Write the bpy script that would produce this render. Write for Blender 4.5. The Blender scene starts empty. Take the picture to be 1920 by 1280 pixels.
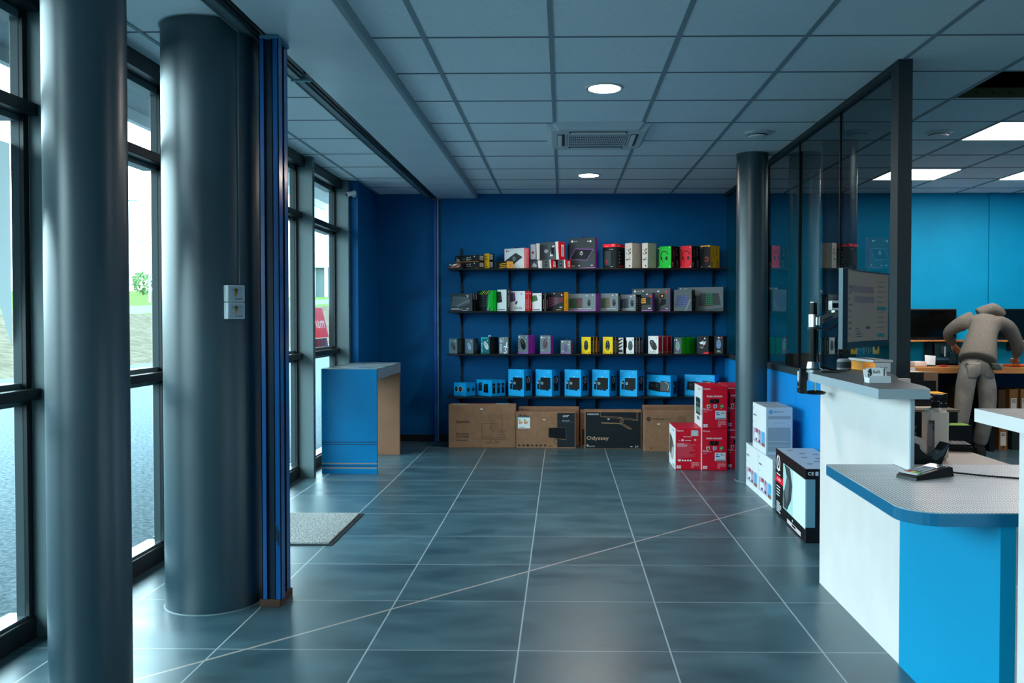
import bpy, bmesh, math, random
from mathutils import Vector, Matrix
random.seed(7)
scn = bpy.context.scene
COL = scn.collection
PI = math.pi

# ---------------------------------------------------------------- materials
def lin(c):
    c = c / 255.0
    return c / 12.92 if c <= 0.04045 else ((c + 0.055) / 1.055) ** 2.4
def rgb(h):
    h = h.lstrip('#')
    return (lin(int(h[0:2], 16)), lin(int(h[2:4], 16)), lin(int(h[4:6], 16)), 1.0)
_mats = {}
def M(h, rough=0.5, metal=0.0, spec=0.3, emit=0.0, coat=0.0):
    key = (h, rough, metal, spec, emit, coat)
    if key in _mats: return _mats[key]
    m = bpy.data.materials.new('paint_' + h.lstrip('#')); m.use_nodes = True
    b = m.node_tree.nodes['Principled BSDF']
    b.inputs['Base Color'].default_value = rgb(h)
    b.inputs['Roughness'].default_value = rough
    b.inputs['Metallic'].default_value = metal
    b.inputs['Specular IOR Level'].default_value = spec
    b.inputs['Coat Weight'].default_value = coat
    if emit:
        b.inputs['Emission Color'].default_value = rgb(h)
        b.inputs['Emission Strength'].default_value = emit
    _mats[key] = m
    return m
def lit(name, h, e):            # glowing screen under dark glass
    m = bpy.data.materials.new(name); m.use_nodes = True; b = m.node_tree.nodes['Principled BSDF']
    b.inputs['Base Color'].default_value = (.006, .006, .007, 1); b.inputs['Roughness'].default_value = .3; b.inputs['Specular IOR Level'].default_value = .12
    b.inputs['Emission Color'].default_value = rgb(h); b.inputs['Emission Strength'].default_value = e
    return m
def noisy(name, h1, h2, scale, rough=0.6, bump=0.0, bscale=None, spec=0.5, stretch=None, metal=0.0, lo=.35, hi=.65, detail=6):
    m = bpy.data.materials.new(name); m.use_nodes = True
    nt = m.node_tree; N = nt.nodes; L = nt.links
    b = N['Principled BSDF']
    tc = N.new('ShaderNodeTexCoord'); mp = N.new('ShaderNodeMapping')
    if stretch: mp.inputs['Scale'].default_value = stretch
    L.new(tc.outputs['Object'], mp.inputs['Vector'])
    nz = N.new('ShaderNodeTexNoise'); nz.inputs['Scale'].default_value = scale; nz.inputs['Detail'].default_value = detail
    L.new(mp.outputs['Vector'], nz.inputs['Vector'])
    r = N.new('ShaderNodeValToRGB')
    r.color_ramp.elements[0].position = lo; r.color_ramp.elements[0].color = rgb(h1)
    r.color_ramp.elements[1].position = hi; r.color_ramp.elements[1].color = rgb(h2)
    L.new(nz.outputs['Fac'], r.inputs['Fac']); L.new(r.outputs['Color'], b.inputs['Base Color'])
    b.inputs['Roughness'].default_value = rough; b.inputs['Specular IOR Level'].default_value = spec
    b.inputs['Metallic'].default_value = metal
    if bump:
        n2 = N.new('ShaderNodeTexNoise'); n2.inputs['Scale'].default_value = bscale or scale * 4
        L.new(mp.outputs['Vector'], n2.inputs['Vector'])
        bp = N.new('ShaderNodeBump'); bp.inputs['Strength'].default_value = bump; bp.inputs['Distance'].default_value = .01
        L.new(n2.outputs['Fac'], bp.inputs['Height']); L.new(bp.outputs['Normal'], b.inputs['Normal'])
    return m
def glass_mat(name, tint='#f4fbfb', ior=1.5):
    m = bpy.data.materials.new(name); m.use_nodes = True
    nt = m.node_tree; N = nt.nodes; L = nt.links
    N.remove(N['Principled BSDF'])
    out = N['Material Output']
    tr = N.new('ShaderNodeBsdfTransparent'); tr.inputs['Color'].default_value = rgb(tint)
    gl = N.new('ShaderNodeBsdfGlossy'); gl.inputs['Roughness'].default_value = .0
    fr = N.new('ShaderNodeFresnel'); fr.inputs['IOR'].default_value = ior
    ge = N.new('ShaderNodeNewGeometry')
    s = N.new('ShaderNodeMath'); s.operation = 'SUBTRACT'; s.inputs[0].default_value = 1
    L.new(ge.outputs['Backfacing'], s.inputs[1])
    mu = N.new('ShaderNodeMath'); mu.operation = 'MULTIPLY'
    L.new(fr.outputs['Fac'], mu.inputs[0]); L.new(s.outputs[0], mu.inputs[1])
    mx = N.new('ShaderNodeMixShader')
    L.new(mu.outputs[0], mx.inputs[0]); L.new(tr.outputs[0], mx.inputs[1]); L.new(gl.outputs[0], mx.inputs[2])
    L.new(mx.outputs[0], out.inputs['Surface'])
    return m

def backlit(name, h):           # thin vinyl that lets daylight through
    m = bpy.data.materials.new(name); m.use_nodes = True; nt = m.node_tree; N = nt.nodes; L = nt.links
    tr = N.new('ShaderNodeBsdfTranslucent'); tr.inputs['Color'].default_value = rgb(h)
    df = N['Principled BSDF']; df.inputs['Base Color'].default_value = rgb(h); df.inputs['Roughness'].default_value = .5
    mx = N.new('ShaderNodeMixShader'); mx.inputs[0].default_value = .5
    L.new(tr.outputs[0], mx.inputs[1]); L.new(df.outputs[0], mx.inputs[2]); L.new(mx.outputs[0], N['Material Output'].inputs['Surface'])
    return m
def floor_mat():
    m = bpy.data.materials.new('slate_tile_floor'); m.use_nodes = True
    nt = m.node_tree; N = nt.nodes; L = nt.links
    b = N['Principled BSDF']
    tc = N.new('ShaderNodeTexCoord'); sp = N.new('ShaderNodeSeparateXYZ'); L.new(tc.outputs['Object'], sp.inputs[0])
    def mth(op, a, c=None):
        n = N.new('ShaderNodeMath'); n.operation = op
        for i, v in enumerate((a, c)):
            if v is None: continue
            if isinstance(v, (int, float)): n.inputs[i].default_value = v
            else: L.new(v, n.inputs[i])
        return n.outputs[0]
    x, y = sp.outputs['X'], sp.outputs['Y']
    def joint(v, off, half):      # 1 on the joint
        f = mth('FRACT', mth('DIVIDE', mth('ADD', v, off), .6))
        d = mth('ABSOLUTE', mth('SUBTRACT', f, .5))       # .5 at joint
        return mth('GREATER_THAN', d, .5 - half / .6)
    jx = joint(x, .175 + 6.0, .0032)
    jy = joint(y, 6.0 - 4.005 + 0, .0022)
    dg = mth('ABSOLUTE', mth('SUBTRACT', mth('SUBTRACT', y, x), 4.662))
    jd = mth('LESS_THAN', dg, .009)
    grout = mth('MAXIMUM', mth('MAXIMUM', jx, jy), jd)
    # tile tone: per tile shade plus cloudy slate pattern
    cx = mth('FLOOR', mth('DIVIDE', mth('ADD', x, 6.175), .6)); cy_ = mth('FLOOR', mth('DIVIDE', mth('ADD', y, 1.995), .6))
    cm = N.new('ShaderNodeCombineXYZ'); L.new(cx, cm.inputs[0]); L.new(cy_, cm.inputs[1])
    wn = N.new('ShaderNodeTexWhiteNoise'); L.new(cm.outputs[0], wn.inputs['Vector'])
    sc = N.new('ShaderNodeVectorMath'); sc.operation = 'MULTIPLY_ADD'
    L.new(wn.outputs['Color'], sc.inputs[0]); sc.inputs[1].default_value = (9, 9, 9); L.new(tc.outputs['Object'], sc.inputs[2])
    st = N.new('ShaderNodeMapping'); st.inputs['Scale'].default_value = (1.0, 2.0, 1); L.new(sc.outputs[0], st.inputs['Vector'])
    nz = N.new('ShaderNodeTexNoise'); nz.inputs['Scale'].default_value = 2.6; nz.inputs['Detail'].default_value = 9; nz.inputs['Roughness'].default_value = .58
    nz.inputs['Distortion'].default_value = .25
    L.new(st.outputs[0], nz.inputs['Vector'])
    rp = N.new('ShaderNodeValToRGB')
    e = rp.color_ramp.elements
    e[0].position = .2; e[0].color = rgb('#243c45'); e[1].position = .85; e[1].color = rgb('#496a75')
    L.new(nz.outputs['Fac'], rp.inputs['Fac'])
    hv = N.new('ShaderNodeHueSaturation'); L.new(rp.outputs['Color'], hv.inputs['Color'])
    L.new(mth('ADD', mth('MULTIPLY', wn.outputs['Value'], .22), .9), hv.inputs['Value'])
    gm = N.new('ShaderNodeMix'); gm.data_type = 'RGBA'
    L.new(jd, gm.inputs['Factor']); gm.inputs['A'].default_value = rgb('#a3aeb2'); gm.inputs['B'].default_value = rgb('#a89c96')
    mx = N.new('ShaderNodeMix'); mx.data_type = 'RGBA'
    L.new(grout, mx.inputs['Factor']); L.new(hv.outputs['Color'], mx.inputs['A']); L.new(gm.outputs['Result'], mx.inputs['B'])
    L.new(mx.outputs['Result'], b.inputs['Base Color'])
    r2 = N.new('ShaderNodeMapRange'); r2.inputs['From Min'].default_value = .3; r2.inputs['From Max'].default_value = .7
    r2.inputs['To Min'].default_value = .29; r2.inputs['To Max'].default_value = .40
    b.inputs['Specular IOR Level'].default_value = .75
    L.new(nz.outputs['Fac'], r2.inputs['Value']); L.new(r2.outputs[0], b.inputs['Roughness'])
    bp = N.new('ShaderNodeBump'); bp.inputs['Strength'].default_value = .05; bp.inputs['Distance'].default_value = .004
    L.new(nz.outputs['Fac'], bp.inputs['Height']); L.new(bp.outputs['Normal'], b.inputs['Normal'])
    return m
def dotted_mat():
    m = bpy.data.materials.new('hammered_laminate'); m.use_nodes = True
    nt = m.node_tree; N = nt.nodes; L = nt.links
    b = N['Principled BSDF']; tc = N.new('ShaderNodeTexCoord')
    mp = N.new('ShaderNodeMapping'); mp.inputs['Scale'].default_value = (118, 118, 118); mp.inputs['Rotation'].default_value = (0, 0, math.radians(45))
    L.new(tc.outputs['Object'], mp.inputs['Vector'])
    ck = N.new('ShaderNodeTexChecker'); ck.inputs['Scale'].default_value = 1.0
    ck.inputs['Color1'].default_value = rgb('#e9eef2'); ck.inputs['Color2'].default_value = rgb('#5a5d68')
    L.new(mp.outputs['Vector'], ck.inputs['Vector']); L.new(ck.outputs['Color'], b.inputs['Base Color'])
    b.inputs['Roughness'].default_value = .35
    return m

# ---------------------------------------------------------------- geometry collector
_fonts = {}
def text_mesh(s, bold=False):
    k = (s, bold)
    if k in _fonts: return _fonts[k]
    cu = bpy.data.curves.new('lettering', 'FONT'); cu.body = s; cu.size = 1.0; cu.resolution_u = 2
    if bold: cu.offset = .018
    o = bpy.data.objects.new('lettering', cu)
    me = o.to_mesh()
    vs = [tuple(v.co) for v in me.vertices]; fs = [tuple(p.vertices) for p in me.polygons]
    o.to_mesh_clear(); bpy.data.objects.remove(o); bpy.data.curves.remove(cu)
    if not vs: vs = [(0, 0, 0)]
    x0 = min(v[0] for v in vs); x1 = max(v[0] for v in vs)
    y0 = min(v[1] for v in vs); y1 = max(v[1] for v in vs)
    _fonts[k] = (vs, fs, x0, x1, y0, y1)
    return _fonts[k]

class G:
    def __init__(s): s.v = []; s.f = []; s.mi = []; s.sm = []; s.mats = []
    def idx(s, m):
        if m not in s.mats: s.mats.append(m)
        return s.mats.index(m)
    def add(s, vs, fs, m, smooth=False):
        b = len(s.v); i = s.idx(m)
        s.v += [tuple(v) for v in vs]
        for f in fs:
            s.f.append(tuple(b + k for k in f)); s.mi.append(i); s.sm.append(smooth)
        return s
    def box(s, x0, x1, y0, y1, z0, z1, m, bev=0.0, seg=2):
        if bev <= 0:
            vs = [(x0,y0,z0),(x1,y0,z0),(x1,y1,z0),(x0,y1,z0),(x0,y0,z1),(x1,y0,z1),(x1,y1,z1),(x0,y1,z1)]
            return s.add(vs, [(0,3,2,1),(4,5,6,7),(0,1,5,4),(1,2,6,5),(2,3,7,6),(3,0,4,7)], m)
        bm = bmesh.new(); bmesh.ops.create_cube(bm, size=1)
        for v in bm.verts:
            v.co = ((x0+x1)/2 + v.co.x*(x1-x0), (y0+y1)/2 + v.co.y*(y1-y0), (z0+z1)/2 + v.co.z*(z1-z0))
        bmesh.ops.bevel(bm, geom=bm.edges[:], offset=bev, segments=seg, affect='EDGES', profile=.5)
        s.bm(bm, m); return s
    def bm(s, bm, m, smooth=False):
        bm.verts.index_update()
        s.add([v.co[:] for v in bm.verts], [[v.index for v in f.verts] for f in bm.faces], m, smooth); bm.free()
    def cyl(s, p0, p1, r0, m, r1=None, n=20, smooth=True, cap=True):
        r1 = r0 if r1 is None else r1
        p0 = Vector(p0); p1 = Vector(p1); d = (p1 - p0).normalized()
        a = d.orthogonal().normalized(); b = d.cross(a)
        vs = []
        for p, r in ((p0, r0), (p1, r1)):
            for k in range(n):
                t = 2*PI*k/n; vs.append(p + a*(r*math.cos(t)) + b*(r*math.sin(t)))
        s.add(vs, [(k, (k+1) % n, n+(k+1) % n, n+k) for k in range(n)], m, smooth)
        if cap: s.add(vs, [tuple(range(n))[::-1], tuple(range(n, 2*n))], m)
        return s
    def tube(s, pts, r, m, n=8):
        pts = [Vector(p) for p in pts]; vs = []; a = None
        for i, p in enumerate(pts):
            d = (pts[min(i+1, len(pts)-1)] - pts[max(i-1, 0)]).normalized()
            a = d.orthogonal().normalized() if a is None else (a - d*a.dot(d)).normalized()
            b = d.cross(a)
            vs += [p + a*(r*math.cos(2*PI*k/n)) + b*(r*math.sin(2*PI*k/n)) for k in range(n)]
        fs = []
        for i in range(len(pts)-1):
            fs += [(i*n+k, i*n+(k+1) % n, (i+1)*n+(k+1) % n, (i+1)*n+k) for k in range(n)]
        fs += [tuple(range(n))[::-1], tuple(range((len(pts)-1)*n, len(pts)*n))]
        return s.add(vs, fs, m, True)
    def lathe(s, prof, c, m, n=32, smooth=True):
        vs = []
        for r, z in prof:
            for k in range(n):
                t = 2*PI*k/n; vs.append((c[0]+r*math.cos(t), c[1]+r*math.sin(t), c[2]+z))
        fs = []
        for i in range(len(prof)-1):
            fs += [(i*n+k, i*n+(k+1) % n, (i+1)*n+(k+1) % n, (i+1)*n+k) for k in range(n)]
        s.add(vs, fs, m, smooth)
        for i, rv in ((0, True), (len(prof)-1, False)):
            if prof[i][0] > 1e-4:
                f = tuple(range(i*n, i*n+n)); s.add(vs, [f[::-1] if rv else f], m)
        return s
    def prism(s, poly, ax, a, b, m, side=None):       # poly in the plane across ax ('x': (y,z), 'y': (x,z), 'z': (x,y))
        def P(p, t): return {'x': (t, p[0], p[1]), 'y': (p[0], t, p[1]), 'z': (p[0], p[1], t)}[ax]
        n = len(poly); vs = [P(p, a) for p in poly] + [P(p, b) for p in poly]
        s.add(vs, [tuple(range(n))[::-1], tuple(range(n, 2*n))], m)
        s.add(vs, [(k, (k+1) % n, n+(k+1) % n, n+k) for k in range(n)], side or m)
        return s
    def build(s, name, parent=None, loc=(0,0,0), rz=0.0, sharp=35, flip=True):
        me = bpy.data.meshes.new(name); me.from_pydata(s.v, [], s.f)
        for m in s.mats: me.materials.append(m)
        for p, i, q in zip(me.polygons, s.mi, s.sm): p.material_index = i; p.use_smooth = q
        if flip:
            bm = bmesh.new(); bm.from_mesh(me); bmesh.ops.remove_doubles(bm, verts=bm.verts[:], dist=1e-6)
            bmesh.ops.recalc_face_normals(bm, faces=bm.faces[:]); bm.to_mesh(me); bm.free()
        if any(s.sm): me.set_sharp_from_angle(angle=math.radians(sharp))
        o = bpy.data.objects.new(name, me); COL.objects.link(o)
        if parent is not None: o.parent = parent
        o.location = loc; o.rotation_euler = (0, 0, rz)
        return o
def tag(o, label=None, cat=None, group=None, kind=None):
    if label: o['label'] = label
    if cat: o['category'] = cat
    if group: o['group'] = group
    if kind: o['kind'] = kind
    return o
def empty(name, loc=(0,0,0), rz=0.0, label=None, cat=None, group=None, kind=None):
    o = bpy.data.objects.new(name, None); COL.objects.link(o); o.empty_display_size = .05
    o.location = loc; o.rotation_euler = (0, 0, rz)
    return tag(o, label, cat, group, kind)
def copy_tree(o, parent=None):
    c = o.copy(); COL.objects.link(c)
    if parent is not None: c.parent = parent
    for ch in list(o.children): copy_tree(ch, c)
    return c

# ---------------------------------------------------------------- printed carton
class Box(G):
    """a carton standing on z=0, front face towards -y, with printing on its faces"""
    def __init__(s, w, d, h, F, S=None, T=None, L=None, bev=.0015):
        super().__init__(); s.w, s.d, s.h = w, d, h; s.lay = {}
        S = S or F; T = T or S; L = L or S
        bm = bmesh.new(); bmesh.ops.create_cube(bm, size=1)
        for v in bm.verts: v.co = (v.co.x*w, v.co.y*d, (v.co.z+.5)*h)
        bmesh.ops.bevel(bm, geom=bm.edges[:], offset=bev, segments=1, affect='EDGES')
        bm.verts.index_update(); bm.normal_update()
        vs = [v.co[:] for v in bm.verts]
        for f in bm.faces:
            n = f.normal
            m = F if n.y < -.6 else (L if n.x < -.9 else (T if n.z > .9 else S))
            s.add(vs if False else [v.co[:] for v in f.verts], [tuple(range(len(f.verts)))], m)
        bm.free()
    def fr(s, face):
        w, d, h = s.w, s.d, s.h
        return {'F': (Vector((-w/2, -d/2, 0)), Vector((1,0,0)), Vector((0,0,1)), Vector((0,-1,0)), w, h),
                'R': (Vector((w/2, -d/2, 0)), Vector((0,1,0)), Vector((0,0,1)), Vector((1,0,0)), d, h),
                'L': (Vector((-w/2, d/2, 0)), Vector((0,-1,0)), Vector((0,0,1)), Vector((-1,0,0)), d, h),
                'T': (Vector((-w/2, -d/2, h)), Vector((1,0,0)), Vector((0,1,0)), Vector((0,0,1)), w, d)}[face]
    def eps(s, face):
        s.lay[face] = s.lay.get(face, 0) + 1
        return .0003 + .00012*s.lay[face]
    def poly(s, face, pts, m):
        O, U, V, Nn, w, h = s.fr(face); e = s.eps(face)
        s.add([O + U*(u*w) + V*(v*h) + Nn*e for u, v in pts], [tuple(range(len(pts)))], m); return s
    def rect(s, face, u0, v0, u1, v1, m): return s.poly(face, [(u0,v0),(u1,v0),(u1,v1),(u0,v1)], m)
    def disc(s, face, u, v, r, m, n=18, sx=1.0):           # r in metres
        O, U, V, Nn, w, h = s.fr(face); e = s.eps(face)
        s.add([O + U*(u*w + r*sx*math.cos(2*PI*k/n)) + V*(v*h + r*math.sin(2*PI*k/n)) + Nn*e for k in range(n)], [tuple(range(n))], m); return s
    def ring(s, face, u, v, r, r2, m, a0=0, a1=360, n=20):
        O, U, V, Nn, w, h = s.fr(face); e = s.eps(face); vs = []
        for k in range(n+1):
            t = math.radians(a0 + (a1-a0)*k/n)
            for q in (r, r2): vs.append(O + U*(u*w + q*math.cos(t)) + V*(v*h + q*math.sin(t)) + Nn*e)
        s.add(vs, [(2*k, 2*k+1, 2*k+3, 2*k+2) for k in range(n)], m); return s
    def line(s, face, pts, t, m):                            # polyline, t metres wide
        O, U, V, Nn, w, h = s.fr(face); e = s.eps(face)
        for (a, b), (c, d) in zip(pts[:-1], pts[1:]):
            p = Vector((a*w, b*h)); q = Vector((c*w, d*h)); k = (q-p)
            if k.length < 1e-6: continue
            k = Vector((-k.y, k.x)).normalized()*(t/2)
            s.add([O + U*z.x + V*z.y + Nn*e for z in (p-k, q-k, q+k, p+k)], [(0,1,2,3)], m)
        return s
    def text(s, face, u, v, size, t, m, bold=False, w=None, rot=0, italic=0.0, mirror=False):   # u,v lower-left corner, size = height in m
        O, U, V, Nn, W, H = s.fr(face); e = s.eps(face)
        vs, fs, x0, x1, y0, y1 = text_mesh(t, bold)
        k = size/max(y1-y0, .01); kx = k if w is None else w/max(x1-x0, .01)
        c, sn = math.cos(math.radians(rot)), math.sin(math.radians(rot))
        out = []
        for a in vs:
            px = (a[0]-x0)*kx + italic*(a[1]-y0)*k; py = (a[1]-y0)*k
            if mirror: px = (x1-x0)*kx - px
            out.append(O + U*(u*W + px*c - py*sn) + V*(v*H + px*sn + py*c) + Nn*e)
        s.add(out, fs, m); return s
    def word(s, face, u, v, size, n, m, w=None, rot=0, seed=1):       # lettering too small to read
        O, U, V, Nn, W, H = s.fr(face); e = s.eps(face); rr = random.Random(seed*7+n)
        tw = w or n*size*.72; st = tw/n; c, sn = math.cos(math.radians(rot)), math.sin(math.radians(rot))
        for k in range(n):
            hh = size*rr.choice((.7, .7, 1.0)); x = k*st; bars = rr.choice(((0, .3), (0, .3, .55), (.1,)))
            qs = [(x+st*q, 0, x+st*(q+.22), hh) for q in bars] + [(x, hh*rr.choice((0, .4, .8)), x+st*.75, 0)]
            for q in qs:
                x0, y0, x1, y1 = q
                if y1 == 0: y1 = y0 + size*.18
                s.add([O + U*(u*W + px*c - py*sn) + V*(v*H + px*sn + py*c) + Nn*e for px, py in ((x0,y0),(x1,y0),(x1,y1),(x0,y1))], [(0,1,2,3)], m)
        return s
    def lines(s, face, u0, v0, u1, v1, n, m, fill=.5, seed=1):    # small print
        rr = random.Random(seed); O, U, V, Nn, W, H = s.fr(face); e = s.eps(face)
        for k in range(n):
            a = v1 - (k+1)*(v1-v0)/n; b = a + (v1-v0)/n*fill; ue = u0 + (u1-u0)*rr.uniform(.6, 1)
            s.add([O + U*(p*W) + V*(q*H) + Nn*e for p, q in ((u0,a),(ue,a),(ue,b),(u0,b))], [(0,1,2,3)], m)
        return s

# ---------------------------------------------------------------- light levels
EXPO = 1.15
SKY = 5.5; SKY_COL = (.69, .91, 1.0, 1)
DL = 130.0; LP = 12.0; SCR = .085
# ================================================================= camera, world
cam_d = bpy.data.cameras.new('camera'); cam = bpy.data.objects.new('camera', cam_d); COL.objects.link(cam)
cam_d.sensor_width = 36; cam_d.lens = 36*1628/1920
cam_d.shift_x = -0.03616; cam_d.shift_y = -0.00463
cam_d.clip_start = .05; cam_d.clip_end = 500
cam.location = (0, 0, 1.313)
cam.rotation_euler = (math.radians(90-1.2), 0, math.radians(.9))
scn.camera = cam
vs_ = scn.view_settings
vs_.view_transform = 'Standard'; vs_.look = 'None'; vs_.gamma = 1; vs_.use_curve_mapping = False
vs_.exposure = EXPO
wd = bpy.data.worlds.new('overcast_sky'); scn.world = wd; wd.use_nodes = True
bg = wd.node_tree.nodes['Background']; bg.inputs['Color'].default_value = SKY_COL; bg.inputs['Strength'].default_value = SKY
scn.cycles.transparent_max_bounces = 24; scn.cycles.max_bounces = 10; scn.cycles.diffuse_bounces = 6
scn.cycles.glossy_bounces = 6; scn.cycles.use_denoising = True; scn.cycles.sample_clamp_indirect = 6
scn.cycles.caustics_reflective = False; scn.cycles.caustics_refractive = False

CEIL = 2.64; BACK = 9.27; REAR = -2.46; RIGHT = 6.5; GX = -2.24
# ================================================================= materials of the place
m_floor = floor_mat()
m_ceil = noisy('mineral_fibre_tile', '#e6f0f5', '#eff6f9', 60, rough=.95, bump=.15, bscale=220, spec=.1)
m_tbar = M('#8d9ca4', .6, spec=.2); m_tbar_d = M('#6f7d85', .6, spec=.2)
m_blue = noisy('deep_blue_wall_paint', '#00568c', '#005c94', 3, rough=.5, spec=.12)
m_cyan = noisy('cyan_blue_wall_paint', '#0093c2', '#0099c9', 3, rough=.55, spec=.15)
m_frame = noisy('grey_green_powder_coat', '#51666a', '#586d70', 300, rough=.42, spec=.5)
m_bead = M('#2c3d42', .45); m_frame_d = M('#161d20', .35)
m_col = noisy('anthracite_satin_paint', '#1b3843', '#203e49', 400, rough=.35, spec=.9)
m_glass = glass_mat('window_glass'); m_pglass = glass_mat('partition_glass', '#b2bfc1', 1.75)
m_soff = noisy('painted_soffit', '#d8e3e8', '#dfe9ed', 4, rough=.32, spec=.5)
m_black = M('#0b0d0f', .4); m_charcoal = M('#263338', .5); m_white = M('#e4e8ea', .45); m_whiteg = M('#cfd6da', .4)
m_chrome = M('#c4c8cb', .16, 1.0); m_alu = M('#9aa2a6', .3, .9)
def st(o, label): return tag(o, label, kind='structure')

# ================================================================= shell
g = G(); g.box(-2.26, RIGHT, REAR-.1, BACK+.1, -.12, 0, m_floor)
st(g.build('floor'), 'dark slate tiled floor with light joints')
# ceiling: a slab with one tile missing over the office
hx0, hx1, hy0, hy1 = 2.357, 2.933, 4.732, 5.308
g = G()
g.box(-2.3, hx0, REAR-.1, BACK+.1, CEIL, CEIL+.06, m_ceil); g.box(hx1, RIGHT, REAR-.1, BACK+.1, CEIL, CEIL+.06, m_ceil)
g.box(hx0, hx1, REAR-.1, hy0, CEIL, CEIL+.06, m_ceil); g.box(hx0, hx1, hy1, BACK+.1, CEIL, CEIL+.06, m_ceil)
ceiling = st(g.build('ceiling'), 'suspended ceiling of pale square tiles')
g = G()
for k in range(-2, 12):
    x = -.055 + .6*k
    if x < -.9: continue
    g.box(x-.012, x+.012, REAR, BACK, CEIL-.004, CEIL+.001, m_tbar)
for k in range(-12, 8):
    y = 4.72 + .6*k
    if y > REAR: g.box(-.90, RIGHT, y-.0065, y+.0065, CEIL-.003, CEIL+.001, m_tbar_d)
for k in range(-13, 7):
    y = 5.215 + .597*k
    if y > REAR: g.box(-2.24, -1.46, y-.006, y+.006, CEIL-.003, CEIL+.001, m_tbar_d)
g.box(-1.965, -1.945, REAR, BACK, CEIL-.004, CEIL+.001, m_tbar)
g.build('ceiling_grid', ceiling)
# the dark void above the missing tile
g = G(); vd = M('#050505', .9); wood = noisy('raw_timber', '#6b4a2c', '#8a6440', 8, rough=.8, stretch=(1, 14, 14))
g.box(hx0-.3, hx1+.3, hy0-.3, hy0-.28, CEIL+.06, CEIL+.5, vd); g.box(hx0-.3, hx1+.3, hy1+.28, hy1+.3, CEIL+.06, CEIL+.5, vd)
g.box(hx0-.3, hx0-.28, hy0-.3, hy1+.3, CEIL+.06, CEIL+.5, vd); g.box(hx1+.28, hx1+.3, hy0-.3, hy1+.3, CEIL+.06, CEIL+.5, vd)
g.box(hx0-.3, hx1+.3, hy0-.3, hy1+.3, CEIL+.5, CEIL+.52, vd)
g.build('ceiling_void', ceiling)
g = G(); g.box(hx0-.25, hx1+.25, hy0+.02, hy0+.10, CEIL+.10, CEIL+.14, wood)
g.box(hx0+.0, hx1, hy1-.028, hy1-.012, CEIL-.0, CEIL+.058, M('#5a5138', .6))
for k in range(5): g.box(hx0+.12+.1*k, hx0+.13+.1*k, hy1-.03, hy1-.028, CEIL+.02, CEIL+.032, m_black)
g.build('ceiling_batten', ceiling)
# walls
g = G(); g.box(-2.0, 1.747, BACK, BACK+.12, 0, CEIL, m_blue); st(g.build('wall_back'), 'deep blue back wall behind the shelves')
g = G(); g.box(1.747, RIGHT+.1, BACK, BACK+.12, 0, CEIL, m_cyan)
g.box(4.50, 4.60, BACK-.02, BACK, 0, CEIL, m_cyan)
st(g.build('wall_office'), 'cyan back wall of the office behind the workbench')
g = G(); g.box(-2.26, -1.975, 8.365, BACK+.12, 0, CEIL, m_blue); st(g.build('wall_left'), 'short deep blue wall beside the last window')
g = G(); g.box(RIGHT, RIGHT+.12, REAR-.1, BACK+.12, 0, CEIL, m_cyan); st(g.build('wall_right'), 'cyan side wall of the office')
g = G(); g.box(-2.3, RIGHT, REAR-.12, REAR, 0, CEIL, m_white); st(g.build('wall_front'), 'pale wall behind the viewer')
g = G(); m_base = M('#12181c', .5)
g.box(-1.975, 1.717, BACK-.012, BACK, 0, .07, m_base); st(g.build('baseboard_back'), 'dark skirting along the back wall')
g = G(); g.box(1.79, RIGHT, BACK-.012, BACK, 0, .07, m_base); st(g.build('baseboard_office'), 'dark skirting along the office wall')
# soffit
g = G(); g.box(-1.335, -.905, REAR, BACK, 2.592, CEIL, m_soff); g.box(-.925, -.902, REAR, BACK, 2.586, CEIL, M('#8e9ca3', .4))
st(g.build('trim_1'), 'smooth lowered soffit running the length of the room')
# ================================================================= window wall
mull = [REAR, -1.26, -.065, 1.13, 2.325, 3.52, 4.715, 5.91, 7.106, 8.30]
for i, (a, b) in enumerate(zip(mull[:-1], mull[1:])):
    r = st(empty('window_%d' % (i+1), (GX, a, 0)), 'tall shopfront window bay in dark grey frames')
    e = a + .06
    g = G()
    g.box(.062, .19, 0, .06, 0, CEIL, m_frame, .003)                      # deep mullion
    g.box(.02, .062, .004, .056, 0, CEIL, m_frame_d)
    g.build('mullion', r)
    g = G()                                                               # glazing beads, sill, head
    for y0, y1 in ((.06, .095), (b-a-.035, b-a)):
        g.box(.010, .05, y0, y1, .05, 2.56, m_bead, .004)
        g.box(.05, .064, y0, y0+.014 if y0 < .1 else y1, .05, 2.56, m_frame_d)
    g.box(-.05, .075, .06, b-a, 0, .088, m_frame_d, .004); g.box(-.04, .055, .06, b-a, .088, .10, M('#6d7d82', .22, .6))
    g.box(-.04, .13, .06, b-a, 2.555, CEIL, m_frame_d, .003); g.box(-.03, .05, .06, b-a, 2.52, 2.555, m_frame)
    g.build('frame', r)
    g = G()
    for z0, z1 in ((.982, 1.028), (2.135, 2.185)):
        g.box(-.04, .105, .06, b-a, z0, z1, m_frame_d, .004)
        g.box(-.03, .04, .09, b-a-.03, z0-.025, z1+.022, m_frame)
    g.build('transom', r)
    g = G(); g.box(-.006, .006, .09, b-a-.03, .08, 2.54, m_glass); g.build('glass', r)
r = st(empty('trim_2', (GX, 8.30, 0)), 'end post of the window wall')
g = G(); g.box(.0, .19, 0, .06, 0, CEIL, m_frame, .003); g.build('mullion', r)
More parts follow.
